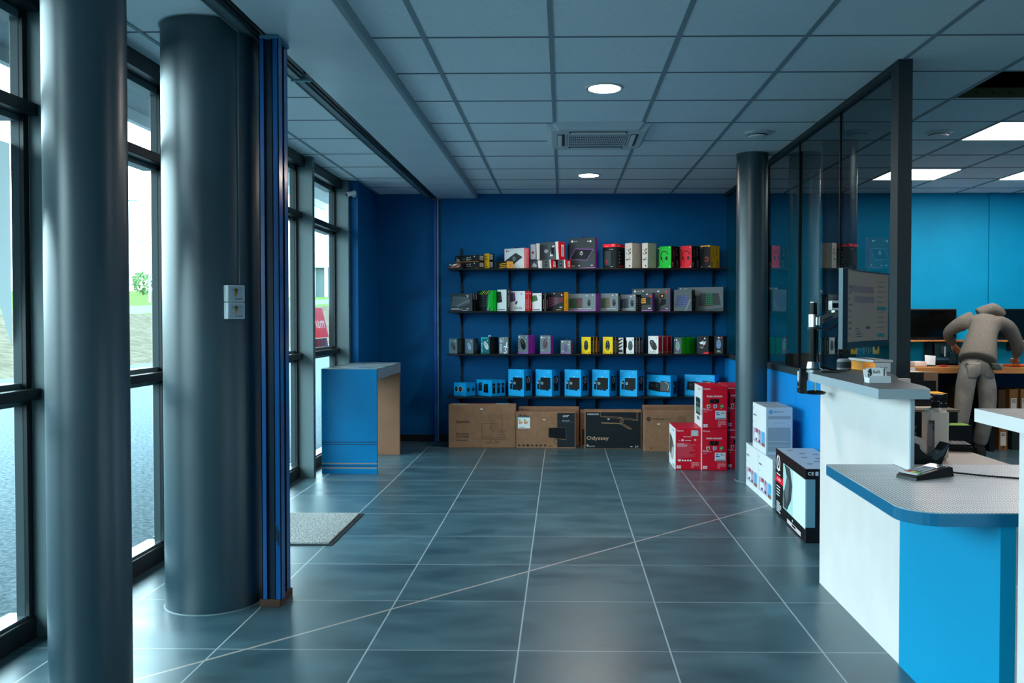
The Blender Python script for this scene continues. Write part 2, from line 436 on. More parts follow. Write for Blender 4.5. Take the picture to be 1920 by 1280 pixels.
# columns
def column(x, y, rad, label):
    g = G(); g.cyl((x, y, 0), (x, y, CEIL), rad, m_col, n=72, cap=False)
    g.lathe([(rad+.001, .0), (rad+.006, 0), (rad+.001, .004)], (x, y, 0), M('#6f7f86', .5), n=72)
    g.lathe([(rad, CEIL-.004), (rad+.008, CEIL-.004), (rad+.008, CEIL-.0005)], (x, y, 0), M('#93a2a8', .7), n=72)
    o = st(g.build('column'), label); o['category'] = 'column'; return o
column(-1.60, 2.90, .128, 'slim dark round column nearest the viewer at the window wall')
column(-1.62, 4.00, .215, 'wide dark round column carrying two white key switches')
column(1.53, 7.06, .125, 'dark round column at the end of the glass partition')
column(2.09, 6.60, .125, 'dark round column seen through the glass partition')
# ================================================================= glass partition
pr_ = st(empty('partition', (1.717, 4.494, 0)), 'glass partition with blue lower panels and a dark post')
pr_['category'] = 'partition'
g = G(); g.box(0, .073, 0, .10, 0, CEIL, m_charcoal, .002); g.build('end_post', pr_)
g = G(); g.box(0, .06, .10, BACK-4.494, .895, .945, m_charcoal, .002); g.build('bottom_rail', pr_)
g = G(); g.box(0, .06, .10, BACK-4.494, 2.605, CEIL, m_charcoal, .002); g.build('top_rail', pr_)
js = [4.594, 5.49, 6.43, 7.39, 8.33, BACK]
for a, b in zip(js[:-1], js[1:]):
    g = G(); g.box(.024, .036, a-4.494+.004, b-4.494-.004, .94, 2.61, m_pglass); g.build('glass_pane', pr_)
    g = G(); g.box(.008, .052, a-4.494+.003, b-4.494-.003, .0, .897, M('#0c86cf', .4)); g.build('dado_panel', pr_)
for a in js[1:-1]:
    g = G(); g.box(.018, .042, a-4.494-.005, a-4.494+.005, .0, 2.61, m_black); g.build('joint_strip', pr_)
# ================================================================= outside
def ground_z(x, y):
    d = -x
    if d < 13: z = -.03
    elif d < 20: z = -.03 + 1.55*((d-13)/7)**1.1
    else: z = 1.52 + (d-20)*.012
    if d > 12.5 and d < 14: z += .08*math.sin(y*2.1)+.06*math.sin(y*5.3)
    return z + max(0, y-45)*.031*min(1, max(0, (d-13)/7))
asph = noisy('asphalt', '#475257', '#66737a', 30, rough=1, bump=.25, bscale=90, spec=0)
dirt = noisy('pale_dirt', '#4d4a41', '#5f5b51', 3, rough=1, bump=.4, bscale=12, spec=0)
grs = noisy('rough_grass', '#43602f', '#5c7a43', 6, rough=1, spec=0)
road = noisy('far_road', '#5a6063', '#666c6f', 2, rough=1, spec=0)
g = G(); xs = [-2.262, -4, -6, -8, -10, -11.5, -12.5, -13, -13.5, -14, -15, -16.5, -18, -19, -20, -21, -22.5, -24, -32, -45, -60, -90, -140]
ys = [-30 + 2*k for k in range(50)] + [72, 78, 86, 96, 110, 130, 160, 200, 260, 340]
for j in range(len(ys)-1):
    for i in range(len(xs)-1):
        d = -xs[i+1]
        m = asph if d <= 12.5 else (dirt if d <= 20 else (grs if d <= 22.5 else (road if d <= 32 else grs)))
        g.add([(xs[i+a], ys[j+b], ground_z(xs[i+a], ys[j+b])) for a, b in ((0,0),(0,1),(1,1),(1,0))], [(0,1,2,3)], m)
st(g.build('ground_outside'), 'asphalt forecourt with pale dirt and grass beyond it')
g = G(); m_eave = noisy('weathered_eave', '#5d6a6c', '#67757a', 3, rough=.8)
g.box(-3.8, -2.30, -6, 14, 3.16, 3.5, m_eave); g.box(-3.86, -3.8, -6, 14, 3.06, 3.52, M('#98a3a6', .6)); g.box(-2.45, -2.28, -6, 14, 2.62, 3.2, m_eave)
st(g.build('roof_outside'), 'dark roof overhang above the shopfront')
rr = random.Random(3)
def tree(x, y, h, s, label):
    t = empty('tree', (x, y, ground_z(x, y)-.05), 0, label, 'tree', 'trees beyond the forecourt')
    g = G(); g.tube([(0,0,0), (.05*h,0,.3*h), (0,.02*h,.6*h)], .03*h, M('#5a4a38', .9), 7); g.build('trunk', t)
    g = G(); lm = M(s, .8)
    for k in range(420):
        a = rr.uniform(0, 2*PI); e = rr.uniform(-1, 1); q = rr.uniform(.5, 1)**.6*.36*h
        c = Vector((q*1.15*math.cos(a)*math.sqrt(1-e*e), q*math.sin(a)*math.sqrt(1-e*e), .48*h + q*1.25*e))
        u = Vector((rr.gauss(0,1), rr.gauss(0,1), rr.gauss(0,1))).normalized()*.07*h; w = u.orthogonal().normalized()*.03*h
        g.add([c-u, c+w, c+u, c-w], [(0,1,2,3)], lm)
    g.build('crown', t)
tree(-73, 150, 4.6, '#5c7d4c', 'round pale green tree far beyond the grass verge')
tree(-69.2, 153, 3.0, '#8c8f5a', 'low olive bush beside the far round tree')
tree(-77, 148, 3.6, '#4d7a4a', 'darker green tree partly hidden by the near column')
def lamp_post(x, y, h):
    z = ground_z(x, y)
    t = empty('street_lamp', (x, y, z-.05), 0, 'tall thin street lamp standing far behind the %s' % ('grass verge' if y < 80 else 'olive bush'), 'street lamp', 'street lamps')
    g = G(); g.cyl((0,0,0), (0,0,h), .09, M('#a8b0b4', .5), r1=.05, n=10); g.build('pole', t)
    g = G(); g.tube([(0,0,h-.05), (-.5,0,h+.12), (-1.1,0,h+.16)], .045, M('#a8b0b4', .5)); g.box(-1.9, -1.0, -.12, .12, h+.1, h+.22, M('#6a7276', .5), .03); g.build('lamp_head', t)
lamp_post(-38.3, 80, 9.3); lamp_post(-47, 99, 6.5)
# building across the road
bx, by, bz = -45.5, 150, ground_z(-45, 150)-.1
t = empty('office_building_outside', (bx, by, bz), 0, 'white building with a columned ground floor across the forecourt', 'building')
bw = M('#d5dcdd', .7); bd = M('#5c6f74', .4)
g = G(); g.box(-5, 22, 0, 12, 5.2, 8.6, bw); g.box(-3.2, 22, .6, 12, 8.6, 28, M('#c6cfd1', .7)); g.build('facade', t)
g = G()
for k in range(12): g.box(-4.6+2.2*k, -4.1+2.2*k, .1, .6, 0, 5.2, bw)
g.build('colonnade', t)
g = G(); g.box(-4.4, 21, 1.6, 11, 0, 5.2, bd); g.build('ground_floor_glazing', t)
g = G(); g.box(-.6, .1, .5, .62, 9, 26, M('#39474b', .4)); g.box(1.6, 4.4, .5, .62, 9.2, 26, M('#9fb0b4', .3)); g.build('window', t)
t = empty('warehouse_outside', (-53, 150, bz), 0, 'low pale grey warehouse left of the white building', 'building')
g = G(); g.box(-5, 1.5, 0, 8, 0, 8.3, M('#b4c2c4', .7)); g.build('wall', t)
g = G(); g.box(-5.2, 1.7, -.2, 8.2, 8.3, 8.8, M('#cfd8d9', .7)); g.build('roof', t)
g = G(); g.box(-3.6, -1.2, -.1, 0, 0, 4.4, bd); g.box(-.6, .8, -.1, 0, 1.2, 4.4, bd); g.build('shutter_door', t)
# red display board standing on the transom outside the last bay; its emission stands in for backlight
t = empty('display_board', (GX-.075, 8.31, 1.03), 0, 'red tilted display board with white letters on the window ledge', 'sign')
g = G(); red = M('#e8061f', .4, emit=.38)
y0, y1 = -.24, .27
g.add([(-.0,y0,.10), (0,y1-.02,.10), (-.05,y1-.08,.385), (-.05,y0-.06,.385), (-.012,y0,.10), (-.012,y1-.02,.10), (-.062,y1-.08,.385), (-.062,y0-.06,.385)],
      [(0,1,2,3),(4,7,6,5),(0,4,5,1),(1,5,6,2),(2,6,7,3),(3,7,4,0)], red)
vs0, fs0, x0, x1, yb0, yb1 = text_mesh('msi', True)
kx = .30/(x1-x0); k = .10/(yb1-yb0)
def onb(px, pz): f = (pz-.10)/.285; return (-.05*f+.0012, px - .06*f, pz)
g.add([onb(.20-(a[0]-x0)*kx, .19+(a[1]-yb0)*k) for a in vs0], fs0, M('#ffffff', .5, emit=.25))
g.build('red_panel', t)
g = G(); g.add([(.005,y0,0), (.005,y1-.05,0), (0,y1-.10,.095), (0,y0-.02,.095), (-.05,y0,0), (-.05,y1-.05,0), (-.05,y1-.10,.095), (-.05,y0-.02,.095)],
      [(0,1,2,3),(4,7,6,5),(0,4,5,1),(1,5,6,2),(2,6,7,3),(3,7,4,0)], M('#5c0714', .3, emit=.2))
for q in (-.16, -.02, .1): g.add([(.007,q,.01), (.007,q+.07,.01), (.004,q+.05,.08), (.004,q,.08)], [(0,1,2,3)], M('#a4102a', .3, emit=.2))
g.build('base', t)
# white leaf-shaped sticker on the bay beside the near column
g = G(); pts = [(2.42, 1.55), (2.42, 2.02), (3.485, 2.02), (3.485, 1.20), (3.46, 1.25), (3.42, 1.345), (3.36, 1.46), (3.28, 1.56), (3.15, 1.66), (2.9, 1.70), (2.6, 1.64)]
g.add([(GX+.0075, y, z) for y, z in pts], [tuple(range(len(pts)))], backlit('white_vinyl', '#98a5a8'))
tag(g.build('window_sticker'), 'large pale curved sticker on the window left of the near column', 'sticker')
# daylight portal over the window wall
pd = bpy.data.lights.new('daylight_portal', 'AREA'); pd.shape = 'RECTANGLE'; pd.size = 2.6; pd.size_y = 10.9
po = bpy.data.objects.new('daylight_portal', pd); COL.objects.link(po)
po.location = (GX-.12, 2.95, 1.3); po.rotation_euler = (0, math.radians(-90), 0); pd.cycles.is_portal = True
# ================================================================= sliding grille, its track
g = G(); mt = noisy('track_metal', '#6a7e84', '#778c92', 40, rough=.4, metal=.4)
g.box(-1.455, -1.336, REAR, BACK-.001, 2.628, CEIL-.0005, m_black)
g.box(-1.455, -1.400, REAR, BACK, 2.592, 2.632, mt, .002); g.box(-1.449, -1.443, REAR, BACK, 2.586, 2.632, M('#7f9094', .35, .4))
g.box(-1.392, -1.378, REAR, BACK, 2.600, 2.632, M('#2b3538', .4)); g.box(-1.370, -1.362, REAR, BACK, 2.604, 2.632, M('#39454a', .4))
g.box(-1.352, -1.340, REAR, BACK, 2.594, 2.632, m_black)
tag(g.build('grille_track'), 'dark ceiling track of the sliding security grille', 'track')
gate_blue = M('#06528f', .2, 0, .5); gate_dark = M('#0a2333', .3)
t = empty('security_grille', (-1.33, 4.0, 0), 0, 'blue folded security grille standing beside the wide column', 'security gate')
def channel(x0, x1, y0, y1, m=gate_blue):
    g = G(); zt = 2.575; w = .004
    g.box(x0, x1, y0, y0+w, .03, zt, m); g.box(x0, x0+w, y0, y1, .03, zt, m); g.box(x1-w, x1, y0, y1, .03, zt, m); g.box(x0, x1, y1-w, y1, .03, zt, gate_dark)
    return g
channel(-.038, -.012, -.09, -.02).build('upright', t)
channel(.021, .050, -.09, -.035).build('upright', t)
channel(.012, .036, .03, .085).build('upright', t)
g = G(); g.box(-.01, .02, -.08, .02, .03, 2.57, gate_dark)
for k in range(11):
    z = .12 + .235*k
    for q in (-1, 1): g.tube([(-.02, -.07, z-.09*q), (.03, .06, z+.09*q)], .006, gate_dark, 6)
g.build('lattice', t)
g = G(); g.box(.028, .033, -.0905, -.0895, .30, .37, m_black); g.box(.036, .042, -.0905, -.0895, .28, .35, m_black); g.build('keyhole', t)
g = G(); g.box(-.035, .052, -.092, .07, 2.570, 2.590, M('#3f7a94', .4), .006); g.build('top_carriage', t)
g = G(); g.box(-.05, .045, -.095, .09, 0, .035, M('#4a3026', .7), .003); g.build('floor_shoe', t)
t = empty('grille_jamb', (-1.335, BACK-.002, 0), 0, 'narrow blue receiving post of the grille against the back wall', 'security gate')
g = G(); g.box(-.035, -.005, -.05, 0, .0, 2.586, M('#0d4fa8', .3), .003); g.build('channel', t)
g = G(); g.box(.0, .014, -.042, 0, 0, 2.586, M('#6d8488', .35, .5)); g.build('rubber_strip', t)
g = G(); g.box(-.05, .03, -.05, .0, 2.575, 2.586, M('#6d8488', .4)); g.build('end_cap', t)
t = empty('grille_rail_catch', (-1.352, 4.55, 2.552), 0, 'pale metal catch hanging in the ceiling track', 'catch')
g = G(); g.box(-.07, .035, -.012, .012, 0, .012, M('#6b98a8', .4), .003); g.box(-.01, .01, -.006, .006, .012, .042, mt); g.build('plate', t)
# ================================================================= ceiling fittings
def downlight(x, y, label):
    t = empty('downlight', (x, y, CEIL), 0, label, 'ceiling light', 'round downlights')
    g = G(); g.lathe([(.088, -.002), (.092, -.010), (.106, -.010), (.112, -.001)], (0,0,0), M('#c9d0d3', .3), 48); g.build('trim_ring', t)
    g = G(); g.lathe([(.0001, -.006), (.089, -.005), (.089, -.001)], (0,0,0), M('#fff0e2', .5, emit=DL), 48); g.build('diffuser', t)
downlight(.24, 5.02, 'lit round downlight nearer the viewer, before the air vent')
downlight(.24, 8.05, 'lit round downlight farther back, behind the air vent')
def panel(x, y, label):
    t = empty('light_panel', (x, y, CEIL), 0, label, 'ceiling light', 'square light panels')
    g = G()
    for a in ((0,.6,0,.012), (0,.6,.588,.6), (0,.012,.012,.588), (.588,.6,.012,.588)): g.box(*a, -.006, -.0005, m_white)
    g.build('frame', t)
    g = G(); g.box(.012, .588, .012, .588, -.004, -.0005, M('#fff3ea', .5, emit=LP)); g.build('diffuser', t)
panel(2.945, 5.92, 'bright square ceiling panel nearest the missing tile')
panel(2.945, 7.78, 'bright square ceiling panel cut by the partition post')
panel(4.145, 7.78, 'bright square ceiling panel at the right edge near the back wall')
panel(4.745, 5.92, 'bright unseen square ceiling panel over the far right side of the office')  # unseen extra panel outside the view, lights the office
panel(2.945, 2.92, 'bright unseen square ceiling panel over the reception counters, nearest the viewer')  # another unseen panel beyond the frame, lights the counters from above
def detector(x, y, label):
    t = empty('ceiling_detector', (x, y, CEIL), 0, label, 'detector', 'round ceiling detectors')
    g = G(); g.lathe([(.092, -.001), (.092, -.012), (.07, -.02)], (0,0,0), m_whiteg, 40); g.build('base', t)
    g = G(); g.lathe([(.068, -.018), (.06, -.036), (.03, -.043), (.0005, -.044)], (0,0,0), m_white, 40)
    g.lathe([(.07, -.022), (.066, -.026)], (0,0,0), m_charcoal, 40); g.build('sensor_head', t)
detector(1.388, 6.24, 'round white detector on the shop ceiling before the column')
detector(2.673, 6.24, 'round white detector on the office ceiling near the light panels')
t = empty('air_conditioner', (.245, 6.28, CEIL), 0, 'white ceiling air vent cassette between the two downlights', 'air conditioner')
g = G(); bm = bmesh.new(); bmesh.ops.create_cube(bm, size=1)
for v in bm.verts:
    k = 1 if v.co.z > 0 else .90
    v.co = (v.co.x*.72*k, v.co.y*.80*k, (v.co.z-.5)*.045)
bmesh.ops.bevel(bm, geom=[e for e in bm.edges if abs(e.verts[0].co.z-e.verts[1].co.z) > .02], offset=.045, segments=5, affect='EDGES')
g.bm(bm, m_whiteg); g.build('cassette_frame', t)
g = G(); g.box(-.20, .20, -.17, .17, -.0475, -.0452, m_black)
for k in range(31): g.box(-.20+.4*k/30-.0028, -.20+.4*k/30+.0028, -.17, .17, -.052, -.0472, m_whiteg)
for k in range(5): g.box(-.20, .20, -.17+.085*k-.003, -.17+.085*k+.003, -.053, -.0472, m_whiteg)
g.build('intake_grille', t)
for (x0, x1, y0, y1) in ((-.2, .2, -.29, -.235), (-.2, .2, .235, .29), (-.285, -.23, -.2, .2), (.23, .285, -.2, .2)):
    g = G(); g.box(x0, x1, y0, y1, -.0475, -.0452, m_charcoal)
    if x1-x0 > y1-y0: g.box(x0+.01, x1-.01, y0+.012, y0+.036, -.056, -.047, m_white, .003)
    else: g.box(x0+.004, x1-.02, y0+.01, y1-.01, -.056, -.047, m_white, .003)
    g.build('air_flap', t)
for q in (-1, 1):
    g = G(); g.box(q*.214-.0015, q*.214+.0015, -.2, .2, -.0475, -.0452, m_charcoal); g.build('seam', t)
# cctv
t = empty('security_camera', (-2.02, 8.363, 2.50), 0, 'white bullet camera on the blue wall by the last window', 'camera')
g = G(); g.cyl((.01, 0, .0), (.01, -.014, .0), .021, m_white); g.tube([(.01, -.012, 0), (.006, -.035, .003), (.002, -.048, .008)], .007, m_white); g.build('bracket', t)
g = G(); g.cyl((.030, -.034, .022), (-.040, -.078, -.006), .022, m_white, n=24); g.build('housing', t)
g = G(); g.cyl((-.0395, -.0777, -.0058), (-.044, -.0805, -.0076), .018, m_black, n=24); g.build('lens', t)
# key switches and their cable cover on the wide column
cx, cy, cr = -1.62, 4.0, .215
def on_col(a): return (cx + cr*math.sin(a), cy - cr*math.cos(a))
g = G(); g.box(-.0055, .0055, -.008, .004, 1.464, CEIL, M('#3f5a60', .3), .002)
tag(g.build('cable_cover', loc=(*on_col(.93), 0), rz=.93), 'thin vertical cable cover above the key switches', 'cable cover')
brass = M('#b5803c', .25, .9)
for k, (z, lb) in enumerate(((1.387, 'upper white key switch box on the wide dark column'), (1.311, 'lower white key switch box on the wide dark column'))):
    t = empty('key_switch', (*on_col(.78), z), .78, lb, 'key switch', 'key switches')
    g = G(); g.box(-.040, .040, -.036, .006, 0, .074, m_whiteg, .004)
    g.box(-.033, .033, -.0372, -.0362, .005, .069, M('#aebbc2', .3, .4))
    for x in (-.018, .017): g.cyl((x, -.0372, .054), (x, -.0385, .054), .0022, m_black, n=10)
    for q in range(5): g.box(.006+.004*q, .009+.004*q, -.0378, -.0372, .011, .0145 if q % 2 else .0155, m_charcoal)
    g.cyl((-.002, -.0372, .013), (-.002, -.0378, .013), .003, m_charcoal, n=10)
    g.build('housing', t)
    hs = t.children[0]
    g = G(); g.cyl((-.002, -.036, .051), (-.002, -.042, .051), .0085, brass, n=20); g.box(-.0075, .0035, -.0415, -.037, .024, .05, brass, .002)
    g.box(-.003, -.001, -.0425, -.0415, .046, .057, m_black); g.build('lock_cylinder', hs)
# doormat
t = empty('doormat', (-1.70, 5.38, 0), 0, 'grey ribbed doormat on the floor by the entrance', 'doormat')
mm = noisy('mat_rib', '#868b8c', '#d9dddc', 160, rough=.95, bump=.8, bscale=300, stretch=(1, .35, 1), detail=3)
g = G(); n = 66
for k in range(n):
    x = -.34 + .68*k/n; w = .68/n
    g.prism([(x, .004), (x+w*.25, .014), (x+w*.75, .014), (x+w, .004)], 'y', -.385, .385, mm)
g.build('pile', t)
g = G(); g.box(-.36, .365, -.405, .405, 0, .005, M('#1c2224', .8)); g.build('backing', t)
# ================================================================= blue table by the window
tb = noisy('teal_blue_laminate', '#00689a', '#006ea2', 3, rough=.4, spec=.15)
t = empty('display_table', (-2.04, 7.30, 0), 0, 'blue panelled table with a grey top under the window', 'table')
g = G(); g.box(0, .470, 0, .03, 0, .80, tb)
for z0, z1 in ((.265, .272), (.245, .251), (.063, .070)): g.box(0, .471, -.0006, 0, z0, z1, M('#0a2a44', .4))
for z0, z1 in ((.084, .090), (.045, .051)): g.box(0, .471, -.0006, 0, z0, z1, M('#b8824a', .5))
g.box(0, .4705, .0, .0295, .80, .885, tb); g.build('front_panel', t)
g = G(); g.box(.0, .4715, .03, 1.07, .795, .885, M('#7d919b', .3)); g.box(-.0, .473, -.001, 1.07, .885, .889, noisy('glossy_grey_top', '#7c8d96', '#a6b4ba', 4, rough=.22)); g.build('table_top', t)
g = G(); g.box(0, .468, 1.03, 1.068, 0, .795, noisy('brown_board', '#7a5238', '#85593d', 5, rough=.6)); g.build('rear_panel', t)
# ================================================================= reception counters
m_panel = noisy('white_laminate', '#ebe1de', '#f0e7e4', 5, rough=.4)
m_top = noisy('grey_worktop', '#3f4a50', '#4b575d', 30, rough=.45, spec=.25)
m_edge = M('#a9b6bd', .35)
blue_l = M('#0094c2', .45, 0, .2); edge_b = M('#0a6a92', .3)
t = empty('reception_counter', (1.278, 3.2, 0), 0, 'tall white reception counter with a grey top carrying the monitor arm', 'counter')
g = G(); g.box(0, .014, .170, 1.116, 0, 1.019, m_panel); g.box(0, .014, .092, .170, 0, .707, m_panel); g.box(0, .014, .012, .170, .752, 1.019, m_panel); g.build('front_panel', t)
g = G(); g.box(0.0005, .0135, .0, .012, .752, 1.02, m_edge); g.build('edge_strip', t)
g = G(); g.box(.014, .42, 1.06, 1.10, 0, 1.019, m_panel); g.build('rear_panel', t)
poly = [(1.165, 4.23), (1.148, 3.17), (1.335, 3.17), (1.37, 3.30), (1.385, 3.42), (1.388, 3.54), (1.405, 3.66), (1.45, 3.77), (1.49, 3.90), (1.53, 4.05), (1.585, 4.42), (1.25, 4.42)]
poly = [(x-1.278, y-3.2) for x, y in poly]
g = G(); g.prism(poly, 'z', 1.02, 1.057, m_top, m_edge); g.build('worktop', t)
t = empty('low_counter', (1.278, 2.45, 0), 0, 'low blue counter shelf with a dotted white top and rounded corner', 'counter')
cpts = []
for k in range(9):
    a = PI + PI/2*k/8; cpts.append((1.112 + .11*math.cos(a), 2.635 + .11*math.sin(a)))
poly = [(1.02, 3.365)] + cpts + [(1.76, 2.525), (1.76, 3.365)]
poly = [(x-1.278, y-2.45) for x, y in poly]
g = G(); g.prism(poly, 'z', .709, .7465, edge_b); g.build('edge_board', t)
g = G(); g.prism([(x*.999, y) for x, y in poly], 'z', .7467, .750, dotted_mat(), m_edge); g.build('top', t)
g = G(); g.box(-.003, .042, .085, .838, 0, .709, blue_l); g.build('front_panel', t)
t = empty('near_counter', (1.278, 2.445, 0), 0, 'tall white counter cut off by the right edge, nearest the viewer', 'counter')
g = G(); g.box(0, .014, -1.6, -.002, 0, 1.02, m_panel); g.build('front_panel', t)
g = G(); g.box(-.103, .42, -1.6, .045, 1.02, 1.057, m_top); g.box(-.1035, -.103, -1.6, .0455, 1.0195, 1.0565, m_panel); g.build('worktop', t)
g = G(); g.box(.4, .414, -1.6, -.01, 0, 1.02, m_panel); g.build('rear_panel', t)
t = empty('office_desk', (1.30, 3.40, 0), 0, 'beige office desk behind the low dotted counter', 'desk')
m_beige = noisy('beige_desk_top', '#a89a8c', '#b5a799', 6, rough=.45)
g = G(); g.prism([(0, -.02), (.47, -.02), (.47, .35), (.42, .84), (0, .84)], 'z', .705, .735, m_beige); g.build('desk_top', t)
for x, y in ((.02, .02), (.43, .02), (.02, .79), (.36, .79)):
    g = G(); g.box(x-.018, x+.018, y-.018, y+.018, 0, .705, m_charcoal, .003); g.build('leg', t)
# ----------------------------------------------------------------- things on the counters
t = empty('monitor_stand', (1.195, 4.155, 1.0576), 0, 'chrome monitor stand with a jointed arm clamped to the reception counter corner', 'monitor stand')
g = G(); g.lathe([(.048, 0), (.048, .012), (.034, .02), (.028, .05), (.0, .05)], (0,0,0), m_chrome, 28); g.box(-.02, .12, -.035, .035, 0, .006, m_charcoal, .002); g.build('base', t)
g = G(); g.cyl((0,0,.04), (0,0,.33), .0165, M('#15181a', .2, .6), n=24); g.cyl((0,0,.33), (0,0,.335), .0165, m_alu, n=24); g.build('pole', t)
g = G(); g.cyl((0,0,.215), (0,0,.275), .026, m_chrome, n=24); g.cyl((0,0,.205), (0,0,.216), .028, m_charcoal, n=24); g.build('collar', t)
g = G(); g.prism([(.015, .225), (.06, .252), (.11, .264), (.11, .290), (.05, .280), (.015, .262)], 'y', -.05, -.025, m_chrome)
g.prism([(.03, .238), (.075, .260), (.075, .269), (.03, .252)], 'y', -.0515, -.0495, m_charcoal); g.build('arm', t)
g = G(); g.box(.066, .116, -.06, -.005, .294, .340, m_whiteg, .006); g.box(.070, .098, -.062, -.058, .306, .328, m_black); g.cyl((.09, -.03, .275), (.09, -.03, .296), .016, m_chrome); g.build('tilt_head', t)
g = G(); g.box(-.070, -.036, -.025, .025, -.10, .02, M('#101416', .35), .004); g.box(-.0725, -.0698, -.012, .012, -.04, .005, m_whiteg)
for z in (-.02, -.045, -.07): g.cyl((-.072, 0, z), (-.069, 0, z), .004, m_whiteg, n=10)
g.box(-.06, .03, -.02, .02, -.102, -.094, m_black, .003); g.cyl((.01,0,-.094), (.01,0,-.045), .004, M('#b8a04a', .3, .8), n=10)
g.lathe([(.0, -.104), (.042, -.104), (.048, -.094), (.03, -.088), (.0, -.088)], (.012, 0, 0), m_black, 24); g.build('clamp', t)
g = G(); g.tube([(.02, -.02, .21), (.05, -.045, .20), (.08, -.055, .215), (.11, -.045, .235)], .004, m_black)
g.tube([(.022, .01, .20), (.024, .015, .1), (.03, .02, .03), (.09, .03, .012), (.13, .035, .0055), (.17, .045, .0055)], .0045, m_black); g.build('cable', t)
# monitor, curved screen turned to the staff
ax, ay, bx_, by_ = 1.222, 3.75, 1.585, 4.25
L_ = math.hypot(bx_-ax, by_-ay); rz = math.atan2(by_-ay, bx_-ax)
t = empty('monitor', (ax, ay, 1.18), rz, 'curved lit monitor on the chrome arm above the reception counter', 'monitor')
def curve(u): return .022*(1-(2*u/L_-1)**2)
def cpanel(x0, x1, z0, z1, off, m, g, n=14):
    vs = []
    for k in range(n+1):
        u = x0 + (x1-x0)*k/n; y = curve(u)+off; vs += [(u, y, z0), (u, y, z1)]
    g.add(vs, [(2*k, 2*k+2, 2*k+3, 2*k+1) for k in range(n)], m, True)
g = G(); n = 16; vs = []
for k in range(n+1):
    u = L_*k/n; y = curve(u)
    vs += [(u, y, 0), (u, y, .352), (u, y+.022, .352), (u, y+.022, 0)]
fs = []
for k in range(n):
    for q in range(4): fs.append((4*k+q, 4*k+4+q, 4*k+4+(q+1) % 4, 4*k+(q+1) % 4))
fs += [(0,1,2,3), (4*n+3, 4*n+2, 4*n+1, 4*n)]
g.add(vs, fs, m_black); g.build('housing', t)
g = G(); g.prism([(-.007, 0), (-.001, -.002), (.0, .026), (-.022, .03), (-.022, .012)], 'z', .002, .35, M('#4a5459', .33, .9)); g.build('chrome_edge', t)
g = G()
def S(h): return lit('screen_' + h[1:], h, SCR)
scr = S('#96907f'); scd = S('#7b7076')
cpanel(.010, L_-.008, .030, .344, -.0008, scr, g)
cpanel(.03, .43, .25, .28, -.0012, scd, g); cpanel(.14, .44, .205, .235, -.0012, scd, g)
cpanel(.455, .462, .035, .335, -.0012, S('#a39d8d'), g)
sct = S('#45443c'); teal = S('#2f7f86')
for k in range(9): cpanel(.03, .06+.02*(k % 3), .06+.026*k, .066+.026*k, -.0013, sct, g, 3)
for k in range(10): cpanel(.485, .56, .09+.024*k, .093+.024*k, -.0013, sct, g, 3)
cpanel(.475, .585, .172, .188, -.0014, teal, g, 3); cpanel(.48, .57, .045, .062, -.0014, teal, g, 3); cpanel(.33, .39, .085, .097, -.0014, sct, g, 3)
for k in range(4): cpanel(.17, .28-.02*k, .05+.012*k, .054+.012*k, -.0013, sct, g, 3)
g.build('screen', t)
g = G(); g.box(L_/2-.05, L_/2+.05, .022+.022, .07, .12, .22, m_black, .01); g.cyl((L_/2, .06, .17), (.330, .116, .192), .012, m_alu); g.build('bracket', t)
# orange topped stack of card packets behind the monitor
b = Box(.31, .075, .044, M('#e8892a', .5), M('#c9cdd0', .5), M('#4a4f52', .5))
b.rect('F', .0, .0, .53, 1, M('#f0a235', .5)); b.rect('F', .53, 0, .555, 1, M('#9aa0a4', .5)); b.lines('F', .05, .2, .5, .8, 4, M('#d08a28', .5)); b.lines('F', .6, .2, .95, .8, 4, M('#c9702a', .5))
b.word('R', .15, .3, .014, 4, M('#1b2a3c', .5), w=.05)
tag(b.build('card_packet_box', loc=(1.520, 4.325, 1.0575), rz=-1.50), 'flat orange box lying on the reception counter behind the monitor', 'box')
b = Box(.27, .10, .012, M('#b9bcbe', .5), None, M('#8f9498', .5)); b.rect('T', .1, .1, .9, .5, M('#2b2f33', .5)); b.rect('T', .2, .6, .8, .9, M('#c9b6a8', .5))
tag(b.build('magazine', loc=(1.522, 4.32, 1.1022), rz=-1.46), 'grey magazine lying on the flat orange box', 'magazine')
t = empty('tape_reel', (1.40, 4.34, 1.057), 0, 'small grey cable spool beside the flat orange box', 'spool')
g = G(); g.lathe([(.03, 0), (.034, .004), (.034, .05), (.026, .056), (.012, .056), (.012, 0)], (0,0,0), M('#8d979c', .4), 24); g.build('drum', t)
g = G(); g.lathe([(.0355, .012), (.0355, .042)], (0,0,0), m_charcoal, 24); g.build('cable_winding', t)
